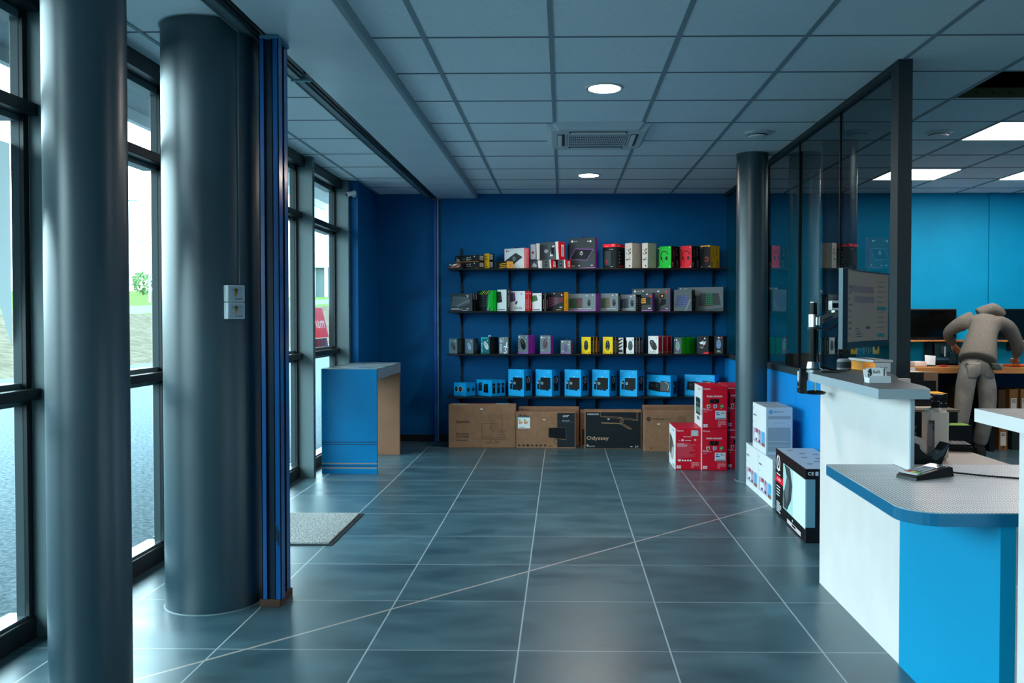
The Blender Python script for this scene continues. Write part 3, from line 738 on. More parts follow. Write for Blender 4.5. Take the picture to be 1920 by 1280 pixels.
# business card holder
t = empty('card_holder', (1.262, 3.50, 1.057), math.radians(4), 'white card holder with business cards on the reception counter', 'card holder')
g = G(); wm = M('#eef1f3', .25)
g.prism([(-.028, 0), (.022, 0), (.04, .05), (.036, .05), (.019, .004), (-.024, .004), (-.024, .028), (-.028, .028)], 'x', -.042, .042, wm)
g.box(-.044, -.042, -.028, .02, 0, .02, wm); g.box(.042, .044, -.028, .02, 0, .02, wm); g.build('tray', t)
g = G()
c0 = [(-.038, -.006, .006), (.040, -.006, .006), (.040, .016, .058), (-.038, .016, .058)]
g.add(c0, [(0,1,2,3)], wm); g.add([(x, y+.006, z-.001) for x, y, z in c0], [(0,1,2,3)], wm)
def oncard(u, v): return (-.038+.078*u, -.0065+.022*v, .0062+.052*v)
for (u0, v0, u1, v1) in ((.02, .2, .1, .55), (.12, .35, .2, .9), (.06, .6, .12, .8), (.2, .5, .25, .95), (.22, .1, .27, .4), (.32, .62, .36, .8), (.4, .6, .44, .78), (.47, .6, .52, .7), (.55, .6, .6, .78), (.63, .62, .66, .8), (.3, .58, .7, .61)):
    g.add([oncard(u0,v0), oncard(u1,v0), oncard(u1,v1), oncard(u0,v1)], [(0,1,2,3)], m_charcoal)
g.add([oncard(.78,.0), oncard(.86,.0), oncard(.98,.95), oncard(.9,.95)], [(0,1,2,3)], M('#4d5458', .5)); g.build('business_card', t)
# card terminal on the low counter
t = empty('card_terminal', (1.29, 3.10, .750), math.radians(-62), 'black card payment terminal with coloured keys on the dotted counter', 'card terminal')
g = G(); vs = []
prof = [(-.085, .022), (-.03, .031), (.03, .040), (.075, .048), (.09, .044), (.098, .0), (-.098, .0), (-.096, .012)]
for x, k in ((-.043, .93), (-.039, 1), (.039, 1), (.043, .93)):
    vs += [(x, y*(1 if abs(x) < .04 else .985), z*k*.8) for y, z in prof]
n = len(prof); fs = [tuple(range(n))[::-1], tuple(range(3*n, 4*n))]
for q in range(3): fs += [(q*n+k, q*n+(k+1) % n, (q+1)*n+(k+1) % n, (q+1)*n+k) for k in range(n)]
g.add(vs, fs, M('#14181b', .28)); g.build('housing', t)
def slab_on(g, x0, x1, y0, y1, m, hh=.0022):
    def zz(y): return (.022 + (y+.085)/.16*.026)*.8
    vs = [(x0,y0,zz(y0)), (x1,y0,zz(y0)), (x1,y1,zz(y1)), (x0,y1,zz(y1))]
    g.add(vs + [(x,y,z+hh) for x,y,z in vs], [(0,3,2,1), (4,5,6,7), (0,1,5,4), (1,2,6,5), (2,3,7,6), (3,0,4,7)], m)
g = G(); slab_on(g, -.030, .030, .025, .068, M('#566b78', .15)); g.build('display', t)
g = G()
for r in range(4):
    for c in range(3): slab_on(g, -.030+.021*c, -.013+.021*c, -.04+.0155*r, -.029+.0155*r, M('#76848c', .4), .002)
for c, h in enumerate(('#d2322f', '#e2b021', '#2fa04c')): slab_on(g, -.032+.0225*c, -.013+.0225*c, -.068, -.052, M(h, .4), .002)
g.build('keypad', t)
g = G(); slab_on(g, -.034, .034, -.083, -.073, M('#c8d6de', .15), .003); g.build('front_lip', t)
g = G(); g.tube([(.0, .095, .014), (.02, .14, .006), (.10, .19, .004), (.2, .26, .004), (.30, .335, .004), (.33, .42, .004)], .0032, m_black); g.build('power_cord', t)
# on the office desk
DZ = .735
t = empty('soap_dispenser', (1.527, 3.575, DZ), math.radians(8), 'clear pump bottle of hand gel standing on the beige desk', 'bottle')
g = G(); bm = bmesh.new(); bmesh.ops.create_cube(bm, size=1)
for v in bm.verts: v.co = (v.co.x*.094, v.co.y*.06, (v.co.z+.5)*.205)
bmesh.ops.bevel(bm, geom=bm.edges[:], offset=.010, segments=3, affect='EDGES')
g.bm(bm, noisy('milky_clear_gel', '#e6dccb', '#efe6d8', 6, rough=.12), True)
g.lathe([(.026, .203), (.02, .213), (.016, .214)], (0,0,0), M('#bdb6aa', .15), 24); g.build('bottle', t, sharp=50)
g = G(); g.box(-.0475, -.021, -.0306, -.0302, .03, .165, M('#6f6a70', .5)); g.box(-.0474, -.0305, -.0309, -.0306, .06, .15, M('#8f8a8c', .5))
for k in range(3): g.box(-.030, -.024, -.0311, -.0306, .125+.012*k, .134+.012*k, m_charcoal)
g.box(-.046, -.022, -.0311, -.0306, .160, .163, m_charcoal); g.build('label', t)
g = G(); g.cyl((0,0,.213), (0,0,.240), .0165, m_black, n=24); g.cyl((0,0,.24), (0,0,.258), .009, m_black, n=16)
g.box(-.012, .034, -.008, .008, .257, .268, M('#24272a', .3), .003); g.box(.028, .036, -.004, .004, .248, .262, m_black, .002); g.build('pump', t)
t = empty('tape_dispenser', (1.428, 3.455, DZ), math.radians(6), 'black desk tape dispenser with a white roll in front of the pump bottle', 'tape dispenser')
g = G(); prof = [(-.085, 0), (.062, 0), (.088, .062), (.098, .086), (.084, .088), (.060, .054), (.036, .036), (.008, .038), (-.018, .058), (-.042, .088), (-.075, .100), (-.098, .094), (-.10, .05)]
g.prism(prof, 'y', -.026, .026, M('#1e2a30', .25)); g.prism([(.02, .03), (.075, .066), (.09, .0865), (.094, .0865), (.07, .04), (.04, .018)], 'y', -.0275, .0275, M('#4c616c', .25)); g.build('body', t)
g = G(); g.cyl((-.035, -.017, .072), (-.035, .017, .072), .040, M('#d9d2c6', .4), n=32); g.build('tape_roll', t)
g = G(); g.cyl((-.035, -.019, .072), (-.035, .019, .072), .013, m_charcoal, n=20); g.build('hub', t)
t = empty('keyboard', (1.645, 3.87, DZ), math.radians(-12), 'black keyboard behind the pump bottle on the desk', 'keyboard')
g = G(); g.box(-.148, .148, -.065, .065, 0, .022, m_black, .004); g.build('case', t)
g = G()
for r in range(5):
    for c in range(13): g.box(-.144+.0222*c, -.125+.0222*c, -.058+.0235*r, -.038+.0235*r, .020, .031, M('#191c1e', .5), 0)
g.build('keys', t)
# leaflets in a rack
for k in range(4):
    g = G(); q = .013*k
    g.prism([(-.006-.0, 0), (-.003, 0), (.052, .155-.01*k), (.049, .156-.01*k)], 'y', -.05, .05, M(('#8f8784', '#3d4144', '#b9b4b6', '#565c60')[k], .45))
    tag(g.build('leaflet', loc=(1.395+q, 3.72, DZ), rz=math.radians(12)), ('leaning grey leaflet closest to the counter panel', 'dark leaning leaflet second from the counter panel', 'pale leaning leaflet third from the counter panel', 'dark grey leaning leaflet farthest from the counter panel')[k], 'leaflet', 'leaflets leaning behind the counter')
# ================================================================= office at the back
m_wood = noisy('oak_worktop', '#a8703c', '#bd8348', 5, rough=.5, stretch=(1, 8, 8))
t = empty('workbench', (1.85, 8.55, 0), 0, 'long wooden workbench along the cyan office wall', 'workbench')
g = G(); g.box(0, 4.55, 0, .70, .775, .835, m_wood, .003); g.build('bench_top', t)
for x in (.35, 2.36, 4.2):
    g = G(); g.box(x, x+.05, .06, .66, 0, .775, M('#0e1214', .5)); g.build('support_panel', t)
g = G(); g.box(0, 4.55, .66, .68, .1, .775, M('#0a3d63', .5)); g.build('modesty_panel', t)
g = G(); g.box(2.415, 4.19, .16, .65, .265, .2845, M('#4a3420', .6)); g.build('lower_shelf', t)
t = empty('wall_ledge', (3.3, 9.12, 1.072), 0, 'thin wooden ledge shelf under the black monitors', 'shelf')
g = G(); g.box(0, 2.9, 0, .149, 0, .018, m_wood); g.build('board', t)
for x in (.2, 1.4, 2.6):
    g = G(); g.box(x, x+.02, .04, .149, -.10, 0, m_charcoal); g.build('bracket', t)
def desk_monitor(x, w, label):
    t = empty('flat_monitor', (x, 9.17, 1.09), 0, label, 'monitor', 'black monitors on the ledge')
    g = G(); g.box(-w/2, w/2, 0, .035, .012, .325, m_black, .006); g.build('housing', t)
    g = G(); g.box(-w/2+.012, w/2-.012, -.001, 0, .03, .313, M('#050607', .15)); g.build('screen', t)
    g = G(); g.box(-.1, .1, -.03, .06, 0, .012, m_black, .003); g.build('foot', t)
desk_monitor(3.80, .66, 'black switched-off monitor on the ledge left of the stooping person')
desk_monitor(4.93, .74, 'black switched-off monitor on the ledge right of the stooping person')
BZ = .835
t = empty('open_computer', (3.94, 8.99, BZ), 0, 'open black computer case on the workbench under repair', 'computer')
g = G(); dk = M('#121a1f', .4)
g.box(-.13, .13, 0, .012, 0, .24, dk); g.box(-.13, .13, 0, .22, 0, .012, dk); g.box(-.13, .13, 0, .22, .228, .24, dk); g.box(-.13, -.118, 0, .22, 0, .24, dk); g.build('case', t)
g = G(); g.box(-.11, .10, -.006, 0, .02, .21, M('#123239', .4)); g.box(-.06, -.0, -.03, 0, .12, .19, M('#2f3c44', .3)); g.box(-.10, .09, -.02, 0, .05, .075, M('#35566a', .4)); g.build('circuit_board', t)
g = G(); g.box(-.028, -.018, -.036, -.03, .09, .19, M('#a9c4d0', .3)); g.box(.03, .07, -.04, -.006, .02, .13, M('#24343c', .3)); g.build('graphics_card', t)
t = empty('book_stand', (3.66, 8.78, BZ), math.radians(20), 'white open tray leaning among cables on the workbench', 'tray')
g = G(); g.add([(-.05,-.03,.02), (.06,-.05,.01), (.13,.02,.10), (.02,.05,.11)], [(0,1,2,3)], m_white); g.add([(-.05,-.03,.012), (.06,-.05,.002), (.13,.02,.092), (.02,.05,.102)], [(3,2,1,0)], M('#7a5a44', .6))
g.add([(-.05,-.03,.012),(.06,-.05,.002),(.06,-.05,.01),(-.05,-.03,.02)], [(0,1,2,3)], m_charcoal); g.build('leaf', t)
g = G(); g.box(-.20, -.05, -.06, .05, .0, .05, M('#d9cfca', .5), .008); g.build('carton', t)
g = G(); g.box(-.05, .06, -.06, .04, 0, .012, m_charcoal, .003); g.build('base', t)
t = empty('cable_bundle', (3.335, 8.72, BZ), 0, 'tangle of dark cables on the workbench beside the white tray', 'cables')
g = G()
for k in range(7): g.tube([(rr.uniform(-.1,.12), rr.uniform(-.06,.06), .006+.02*rr.random()) for _ in range(7)], .006, M(('#1c2023', '#4a4e50', '#7d8489')[k % 3], .5))
g.build('loops', t)
g = G(); g.lathe([(.0, 0), (.035, 0), (.04, .008), (.03, .016), (.0, .016)], (0,0,0), M('#c22a2e', .4), 24)
tag(g.build('red_reel', loc=(3.80, 8.72, BZ)), 'small flat red reel on the workbench', 'reel')
g = G(); g.box(-.17, .12, -.08, .08, 0, .003, M('#c9c2bb', .6)); tag(g.build('paper_sheet', loc=(4.28, 8.70, BZ+.0005), rz=.1), 'pale paper sheet on the workbench behind the person', 'paper')
g = G(); g.box(0, .05, -.004, 0, -.09, .0, M('#c7ccd4', .6)); g.box(.006, .04, -.0045, -.004, -.075, -.07, m_charcoal); g.box(.006, .03, -.0045, -.004, -.06, -.055, m_charcoal)
tag(g.build('hanging_tag', loc=(3.40, 8.549, BZ)), 'grey paper tag hanging from the workbench edge', 'tag')
# orange cable on the bench
g = G(); g.tube([(4.30, 8.68, BZ+.012), (4.42, 8.66, BZ+.014), (4.52, 8.70, BZ+.012), (4.63, 8.65, BZ+.014), (4.80, 8.68, BZ+.012)], .012, M('#d9601f', .5))
g.tube([(4.40, 8.73, BZ+.008), (4.5, 8.62, BZ+.01), (4.7, 8.72, BZ+.008), (4.85, 8.63, BZ+.008)], .008, M('#b53a22', .5))
tag(g.build('orange_cable'), 'orange cable lying on the workbench by the right hand', 'cable')
# low cabinet with cartons left of the person
t = empty('side_cabinet', (2.62, 7.55, 0), 0, 'low dark side cabinet carrying black cartons in the office', 'cabinet')
g = G(); g.box(0, .80, 0, .45, 0, .505, m_black, .003); g.build('carcass', t)
g = G(); g.box(-.01, .81, -.01, .46, .505, .525, M('#625a52', .5)); g.build('top', t)
for k in (0, 1):
    g = G(); g.box(.02+.40*k, .39+.40*k, -.012, -.0, .02, .49, M('#101417', .4), .003); dr = g.build('door', t)
    g = G(); g.cyl((.36+.07*k, -.018, .25), (.36+.07*k, -.018, .33), .005, m_alu, n=10); g.build('handle', dr)
def carton(name, loc, rz, w, d, h, F, S, T, label, cat='box', deco=None, group=None):
    b = Box(w, d, h, F, S, T)
    if deco: deco(b)
    return tag(b.build(name, loc=loc, rz=rz), label, cat, group)
def dk1(b):
    b.word('F', .42, .66, .022, 5, M('#d8d8d8', .5), rot=8); b.word('F', .82, .28, .016, 1, M('#c9c9c9', .5)); b.rect('F', .93, .3, .96, .34, m_whiteg)
carton('hardware_carton', (3.24, 7.84, .525), math.radians(-3), .34, .24, .125, m_black, m_black, M('#d99a24', .5), 'black carton with an orange lid on the side cabinet', deco=dk1)
def dk2(b): b.rect('F', .12, .12, .9, .9, m_black); b.disc('F', .5, .5, .02, M('#6a6048', .5))
carton('hardware_carton', (3.485, 8.42, .0), math.radians(6), .20, .15, .80, M('#6d5a48', .6), m_black, M('#7a6652', .6), 'brown edged black carton standing beside the workbench', deco=dk2)
def dk2b(b): b.rect('F', .1, .9, .3, .93, M('#50555a', .5))
carton('hardware_carton', (3.215, 8.30, .0), 0, .29, .36, .815, m_black, m_black, M('#b8aea2', .5), 'tall black carton with a grey lid by the bench end', deco=dk2b)
def dk3(b):
    b.rect('F', .0, .0, .5, .30, M('#3c1a58', .5)); b.lines('F', .62, .06, .92, .36, 6, M('#9a9a9a', .5)); b.lines('F', .1, .45, .5, .8, 5, M('#2c3338', .5))
carton('hardware_carton', (3.19, 7.18, .0), math.radians(-4), .27, .16, .445, M('#0c0f12', .4), m_black, M('#6f9432', .5), 'black and purple carton with a green lid on the office floor', deco=dk3)
def dk4(b): b.rect('F', .06, .1, .8, .85, M('#cfc8c0', .5)); b.lines('F', .14, .2, .7, .75, 4, M('#8a6a60', .5))
carton('hardware_carton', (3.10, 7.19, .446), 0, .13, .10, .085, m_black, m_black, M('#d9d2c8', .5), 'small white labelled carton on the green lidded carton', deco=dk4)
carton('paper_packet', (3.20, 7.68, .525), .1, .22, .06, .012, M('#c9bfb4', .5), None, M('#cfc5ba', .5), 'flat pale packet on the front of the side cabinet')
# binders under the bench
kraft = M('#8a5f33', .7); klab = M('#d9d4cc', .6)
def binder(x, y, z, h, w, hexc, lab, label):
    t = empty('binder', (x, y, z), 0, label, 'binder', 'binders under the workbench')
    g = G(); m = M(hexc, .6); g.box(-w/2, w/2, 0, .008, 0, h, m, .002); g.box(-w/2, -w/2+.004, 0, .26, 0, h, m); g.box(w/2-.004, w/2, 0, .26, 0, h, m); g.build('cover', t)
    g = G(); g.box(-w/2+.005, w/2-.005, .02, .25, .006, h-.01, M('#cfc8bc', .8)); g.build('papers', t)
    if lab:
        g = G(); g.box(-w*.32, w*.32, -.0015, 0, h*.18 if lab != 2 else h*.35, h*.72, klab if lab != 3 else m_charcoal)
        for k in range(3): g.box(-w*.25, w*.22, -.0021, -.0015, h*.66-.012*k, h*.665+.004-.012*k, m_charcoal if lab != 3 else M('#6a7a88', .5))
        g.build('spine_label', t)
    g = G(); g.cyl((0, -.001, h*.1), (0, -.0005, h*.1), .012, m_charcoal, n=16); g.build('finger_hole', t)
binder(4.385, 8.72, .285, .32, .075, '#4a2f1c', 0, 'dark brown binder leftmost on the shelf under the bench')
binder(4.50, 8.72, .285, .325, .088, '#8a5f33', 1, 'kraft binder with white label, middle of the upper row')
binder(4.61, 8.72, .285, .325, .088, '#8f6538', 2, 'kraft binder with half label at the right of the upper row')
binder(4.40, 8.72, 0, .25, .085, '#8a5f33', 1, 'kraft binder with tall white label on the floor under the bench')
binder(4.53, 8.72, 0, .25, .09, '#1e2a26', 0, 'dark green binder at the right of the floor row')
binder(3.99, 8.72, .31, .33, .10, '#8a5f33', 3, 'kraft binder with black label seen between the trouser legs')
carton('hardware_carton', (3.99, 8.82, 0), 0, .2, .24, .308, m_black, m_black, m_black, 'black carton under the kraft binder with black label')
# things seen through the partition glass
t = empty('storage_cabinet', (1.80, 6.9, 0), 0, 'low dark cabinet behind the glass partition', 'cabinet')
g = G(); g.box(0, .42, 0, 1.2, 0, .90, M('#20292d', .5), .003); g.build('carcass', t)
g = G(); g.box(-.005, .43, -.01, 1.21, .90, .92, M('#3a444a', .5)); g.build('top', t)
t = empty('cardboard_box', (2.0, 7.25, .92), math.radians(6), 'open cardboard box behind the glass partition', 'box')
kb = noisy('kraft_card', '#8a6a45', '#987650', 9, rough=.8)
g = G(); g.box(-.12, .12, -.09, -.084, 0, .10, kb); g.box(-.12, .12, .084, .09, 0, .10, kb); g.box(-.12, -.114, -.084, .084, 0, .10, kb); g.box(.114, .12, -.084, .084, 0, .10, kb); g.box(-.114, .114, -.084, .084, 0, .006, kb); g.build('carton', t)
g = G(); g.prism([(-.09, .10), (.09, .10), (.10, .103), (-.08, .118)], 'x', .02, .115, M('#9fb5bb', .3)); g.build('contents', t)
# ================================================================= wall shelving
SZ = (1.833, 1.39, .948, .506)
m_shelf = M('#0c1114', .35); m_pole = M('#080b0d', .45)
px_ = (-1.08, -.568, -.358, .153, .358, .875, 1.08, 1.60)
ordn = ('first', 'second', 'third', 'fourth', 'fifth', 'sixth', 'seventh', 'eighth')
for i, x in enumerate(px_):
    t = empty('shelf_upright', (x, BACK-.001, 0), 0, '%s slotted black upright from the left carrying the wall shelves' % ordn[i], 'shelf upright', 'shelf uprights on the back wall')
    g = G(); g.box(-.0095, .0095, -.014, 0, .25, 2.06 if i == 0 else 1.90, m_pole)
    for z in (1.62, 1.20, .72): g.cyl((0, -.0142, z), (0, -.0160, z), .0035, M('#9aa0a2', .4), n=8)
    g.build('rail', t)
    for z in SZ:
        g = G(); zz = z-.018
        zz -= .0006; g.prism([(-.014, zz), (-.26, zz), (-.26, zz-.010), (-.20, zz-.014), (-.11, zz-.030), (-.045, zz-.075), (-.022, zz-.125), (-.014, zz-.125)], 'x', -.005, .005, m_pole)
        g.build('bracket', t)
rown = ('top', 'second', 'third', 'bottom'); posn = ('leftmost', 'second from left', 'second from right', 'rightmost')
xe = (-1.195, -.463, .2555, .9665, 1.705)
for z, rn in zip(SZ, rown):
    for k in range(4):
        g = G(); g.box(xe[k]+.001, xe[k+1]-.001, 8.945, 9.252, z-.018, z-.0004, m_shelf, .002)
        tag(g.build('shelf_board'), '%s black shelf board of the %s wall shelf row' % (posn[k], rn), 'shelf', 'black shelf boards')
# ================================================================= goods: printing colours
K = M('#08090b', .42, 0, .2); K2 = M('#12161a', .42, 0, .2); GR = M('#4a555b', .42); GD = M('#2d3539', .42); GM = M('#68767d', .42)
W = M('#eaeeef', .42); WG = M('#b5bec2', .42); RD = M('#d40f26', .42, 0, .25); RDD = M('#8b1020', .42); RB = M('#f01730', .42, 0, .25); YE = M('#f4b40c', .42, 0, .25); YL = M('#f7d416', .42, 0, .25)
GN = M('#12c83a', .42, 0, .25); GN2 = M('#18bb0e', .42, 0, .25); PU = M('#7a1c90', .42, 0, .25); PUL = M('#a35cc0', .42); OR = M('#dd7a1c', .42); TQ = M('#2fb2b8', .42); TQD = M('#12646c', .42)
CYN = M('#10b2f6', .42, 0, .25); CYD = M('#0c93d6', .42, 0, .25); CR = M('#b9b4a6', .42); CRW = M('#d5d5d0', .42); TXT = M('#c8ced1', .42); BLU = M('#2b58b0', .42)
def mouse(b, f, u, v, r, m, tilt=0.0, wheel=None, n=20):
    """printed picture of a computer mouse"""
    O, U, V, Nn, w, h = b.fr(f); pts = []
    for k in range(n):
        a = 2*PI*k/n; x = r*.56*math.cos(a)*(1 if math.sin(a) > 0 else 1.08); y = r*math.sin(a)
        if abs(math.cos(a)) > .9: x *= .93
        pts.append((u + (x*math.cos(tilt)-y*math.sin(tilt))/w, v + (x*math.sin(tilt)+y*math.cos(tilt))/h))
    b.poly(f, pts, m)
    c, s_ = math.cos(tilt), math.sin(tilt)
    def q(x, y): return (u + (x*c-y*s_)/w, v + (x*s_+y*c)/h)
    b.line(f, [q(0, r*.95), q(0, r*.2)], r*.07, M('#565f66', .4)); b.line(f, [q(-r*.5, r*.2), q(0, r*.12), q(r*.5, r*.2)], r*.05, M('#565f66', .4))
    b.line(f, [q(0, r*.7), q(0, r*.4)], r*.16, wheel or M('#7b858b', .4))
def kbd(b, f, pts, m, mk, rows=4, cols=11):
    """printed keyboard in perspective: pts = four corners"""
    b.poly(f, pts, m)
    (x0,y0),(x1,y1),(x2,y2),(x3,y3) = pts
    def P(s, t): return ((1-t)*((1-s)*x0+s*x1)+t*((1-s)*x3+s*x2), (1-t)*((1-s)*y0+s*y1)+t*((1-s)*y3+s*y2))
    O, U, V, Nn, w, h = b.fr(f); e = b.eps(f)
    for r in range(rows):
        for c in range(cols):
            qs = [P((c+.15)/cols, (r+.15)/rows), P((c+.85)/cols, (r+.15)/rows), P((c+.85)/cols, (r+.85)/rows), P((c+.15)/cols, (r+.85)/rows)]
            mm = mk[(c*len(mk))//cols] if isinstance(mk, (list, tuple)) else mk
            b.add([O+U*(p*w)+V*(q*h)+Nn*e for p, q in qs], [(0,1,2,3)], mm)
def headset(b, f, u, v, r, m):
    b.ring(f, u, v+.06, r, r*.82, m, 10, 200); b.disc(f, u+r*.55/b.w, v-.07, r*.42, m, sx=.75); b.disc(f, u-r*.75/b.w, v-.06, r*.33, m, sx=.6)
    b.ring(f, u+r*.55/b.w, v-.07, r*.25, r*.16, M('#3c4448', .4)); b.line(f, [(u-r*.7/b.w, v-.1), (u-r*.3/b.w, v-.22)], r*.12, m)
def tab(parent, w, h, m=K, x=0.0, y=0.0, tw=.034, th=.012):
    g = G(); a = tw/2
    g.box(x-a, x-a+.008, y-.0008, y+.0008, h-.001, h+th, m); g.box(x+a-.008, x+a, y-.0008, y+.0008, h-.001, h+th, m); g.box(x-a, x+a, y-.0008, y+.0008, h+th, h+th+.005, m)
    g.build('hang_tab', parent)
TH = PI/180
def place(key, name, make, labels, cat, group=None, tabm=None, z=None, dz=0.0, sheet=None):
    """make(w,d,h,i) -> Box; key gives X, Y of the near corner, width, depth, height, turn and how many stand behind one another"""
    X, Y, w, d, h, th, n = ITEMS[key]; s = int(key[1])-1; z0 = (SZ[s] if z is None else z)
    c, si = math.cos(th*TH), math.sin(th*TH)
    for i in range(n):
        b = make(w, d-.0036, h, i)
        cx = X - c*w/2 + si*(d*(i+.5)); cy = Y + si*w/2 + c*(d*(i+.5))
        o = b.build(name, loc=(cx, cy, z0), rz=-th*TH)
        tag(o, labels[i] if isinstance(labels, (list, tuple)) else labels, cat, group)
        if tabm is not None: tab(o, b.w, b.h, tabm)
    return
ITEMS = {
's1_streak':(-1.050,8.97,0.136,0.066,0.053,15,1),
's1_tufA':(-0.872,9.00,0.302,0.101,0.142,30,1),
's1_tufB':(-0.764,9.03,0.074,0.082,0.159,40,1),
's1_flat':(-0.579,8.98,0.154,0.112,0.073,35,1),
's1_pad':(-0.400,9.00,0.263,0.044,0.212,35,2),
's1_U1':(-0.257,9.02,0.101,0.034,0.169,35,1),
's1_U2':(-0.047,9.00,0.240,0.125,0.186,35,1),
's1_L1':(-0.232,9.02,0.166,0.035,0.083,35,1),
's1_L2':(-0.125,8.99,0.107,0.109,0.089,35,1),
's1_L3':(0.024,8.99,0.097,0.110,0.089,35,1),
's1_big':(0.335,8.99,0.309,0.048,0.319,30,1),
's1_hs':(0.545,8.98,0.157,0.183,0.252,35,1),
's1_wA':(0.714,8.98,0.096,0.149,0.260,45,1),
's1_wB':(0.875,8.98,0.077,0.145,0.260,45,1),
's1_green':(1.117,8.98,0.171,0.170,0.228,38,1),
's1_red':(1.327,8.98,0.141,0.161,0.232,40,1),
's1_yel':(1.519,8.98,0.121,0.179,0.235,42,1),
's2_A':(-0.936,8.97,0.282,0.043,0.182,30,2),
's2_B':(-0.752,8.98,0.178,0.058,0.215,35,2),
's2_C':(-0.584,8.98,0.122,0.073,0.223,35,1),
's2_D':(-0.391,8.98,0.209,0.058,0.209,35,2),
's2_E':(-0.219,8.98,0.121,0.063,0.187,35,2),
's2_F':(0.014,8.98,0.190,0.086,0.197,32,1),
's2_G':(0.339,8.97,0.322,0.055,0.181,30,2),
's2_H':(0.573,8.97,0.206,0.056,0.183,30,1),
's2_I':(0.753,8.97,0.183,0.060,0.172,35,2),
's2_J':(0.924,8.96,0.121,0.084,0.192,25,1),
's2_K':(1.116,9.04,0.414,0.040,0.238,22,2),
's2_L':(1.326,8.96,0.196,0.050,0.222,30,2),
's2_M':(1.663,9.03,0.473,0.045,0.251,18,2),
's3_1':(-1.093,8.97,0.121,0.112,0.156,40,1),
's3_2':(-0.928,8.98,0.121,0.076,0.154,40,1),
's3_3':(-0.759,8.98,0.126,0.132,0.172,40,1),
's3_4':(-0.564,8.98,0.115,0.052,0.172,30,1),
's3_5':(-0.359,8.98,0.141,0.056,0.193,38,2),
's3_6':(-0.125,8.98,0.130,0.055,0.189,30,1),
's3_7':(0.084,8.98,0.123,0.051,0.140,30,1),
's3_8':(0.289,8.98,0.123,0.053,0.174,40,3),
's3_9':(0.516,8.98,0.129,0.051,0.174,40,2),
's3_10':(0.735,8.98,0.100,0.052,0.169,40,3),
's3_11':(0.987,8.98,0.127,0.084,0.183,40,3),
's3_12':(1.225,8.98,0.097,0.079,0.167,45,3),
's3_13':(1.504,8.98,0.130,0.143,0.185,32,1),
's3_14':(1.655,8.98,0.100,0.111,0.185,32,1),
's4_1':(-1.006,8.98,0.177,0.075,0.137,38,2),
's4_2':(-0.736,8.96,0.256,0.062,0.168,46,3),
's4_3':(-0.404,8.98,0.197,0.161,0.278,32,1),
's4_4':(-0.113,8.98,0.203,0.165,0.276,32,1),
's4_5':(0.188,8.98,0.200,0.167,0.276,32,1),
's4_6':(0.483,8.98,0.206,0.168,0.274,32,1),
's4_7':(0.768,8.98,0.203,0.174,0.271,32,1),
's4_8':(1.112,8.97,0.302,0.125,0.217,42,1),
's4_9':(1.568,8.97,0.343,0.115,0.221,34,1),
}
# ---- top row
def mk(w, d, h, i):
    b = Box(w, d, h, K, K2)
    b.poly('F', [(.05,.1),(.5,.2),(.35,.5)], M('#d9431e', .4)); b.poly('F', [(.45,.25),(.75,.15),(.95,.6),(.7,.5)], M('#e8662a', .4)); b.poly('F', [(.2,.55),(.5,.5),(.75,.9),(.4,.8)], M('#d8cfd0', .4)); b.poly('F', [(.6,.6),(.95,.75),(.9,.95)], M('#b8321c', .4)); b.lines('F', .05, .6, .22, .9, 2, TXT)
    return b
place('s1_streak', 'hardware_box', mk, 'small black box with orange streaks at the left end of the top shelf', 'box')
def mkA(w, d, h, i):
    b = Box(w, d, h, K, K2, K2)
    b.rect('F', 0, 0, 1, .07, OR); b.lines('F', .06, .15, .2, .55, 3, TXT); b.word('F', .05, .62, .008, 4, TXT); b.word('F', .48, .52, .014, 6, TXT, rot=3); b.word('F', .46, .22, .013, 8, TXT, rot=3, seed=2)
    b.rect('F', .30, .3, .43, .62, GD); b.disc('F', .82, .78, .006, W); b.rect('R', .2, .25, .85, .85, WG); b.lines('R', .28, .3, .78, .8, 4, K)
    return b
X, Y, w, d, h, th, n = ITEMS['s1_tufA']; hh = h/2-.001
ITEMS['s1_tufA'] = (X, Y, w, d, hh, th, 1); ITEMS['s1_tufA2'] = (X, Y, w, d, hh, th, 1)
place('s1_tufA', 'hardware_box', mkA, 'long black box with orange edge, lower of its pair on the top shelf', 'box', 'long black boxes on the top shelf')
place('s1_tufA2', 'hardware_box', mkA, 'long black box with orange edge, lying on its twin', 'box', 'long black boxes on the top shelf', z=SZ[0]+hh+.0008)
def mkB(w, d, h, i):
    b = Box(w, d, h, YE, K2, K2); b.text('F', .2, .5, .018, '20', K, True); b.lines('F', .15, .2, .8, .4, 2, K); b.rect('R', .1, .2, .6, .85, WG); b.lines('R', .15, .25, .5, .8, 5, K)
    return b
X, Y, w, d, h, th, n = ITEMS['s1_tufB']; hh = h/2-.001
ITEMS['s1_tufB'] = (X, Y, w, d, hh, th, 1); ITEMS['s1_tufB2'] = (X, Y, w, d, hh, th, 1)
place('s1_tufB', 'hardware_box', mkB, 'yellow fronted black box, lower of its pair on the top shelf', 'box', 'yellow fronted black boxes')
place('s1_tufB2', 'hardware_box', mkB, 'yellow fronted black box, upper of its pair on the top shelf', 'box', 'yellow fronted black boxes', z=SZ[0]+hh+.0008)
def mk(w, d, h, i):
    b = Box(w, d, h, K, YE, K2)
    for q in range(3): b.poly('F', [(.35,.06+.25*q),(1,.12+.27*q),(1,.24+.27*q),(.45,.16+.25*q)], YE)
    b.rect('R', .35, .2, .85, .85, CR); b.lines('R', .4, .25, .8, .8, 4, OR)
    return b
place('s1_flat', 'hardware_box', mk, 'low black box with yellow stripes in front of the white pad box', 'box')
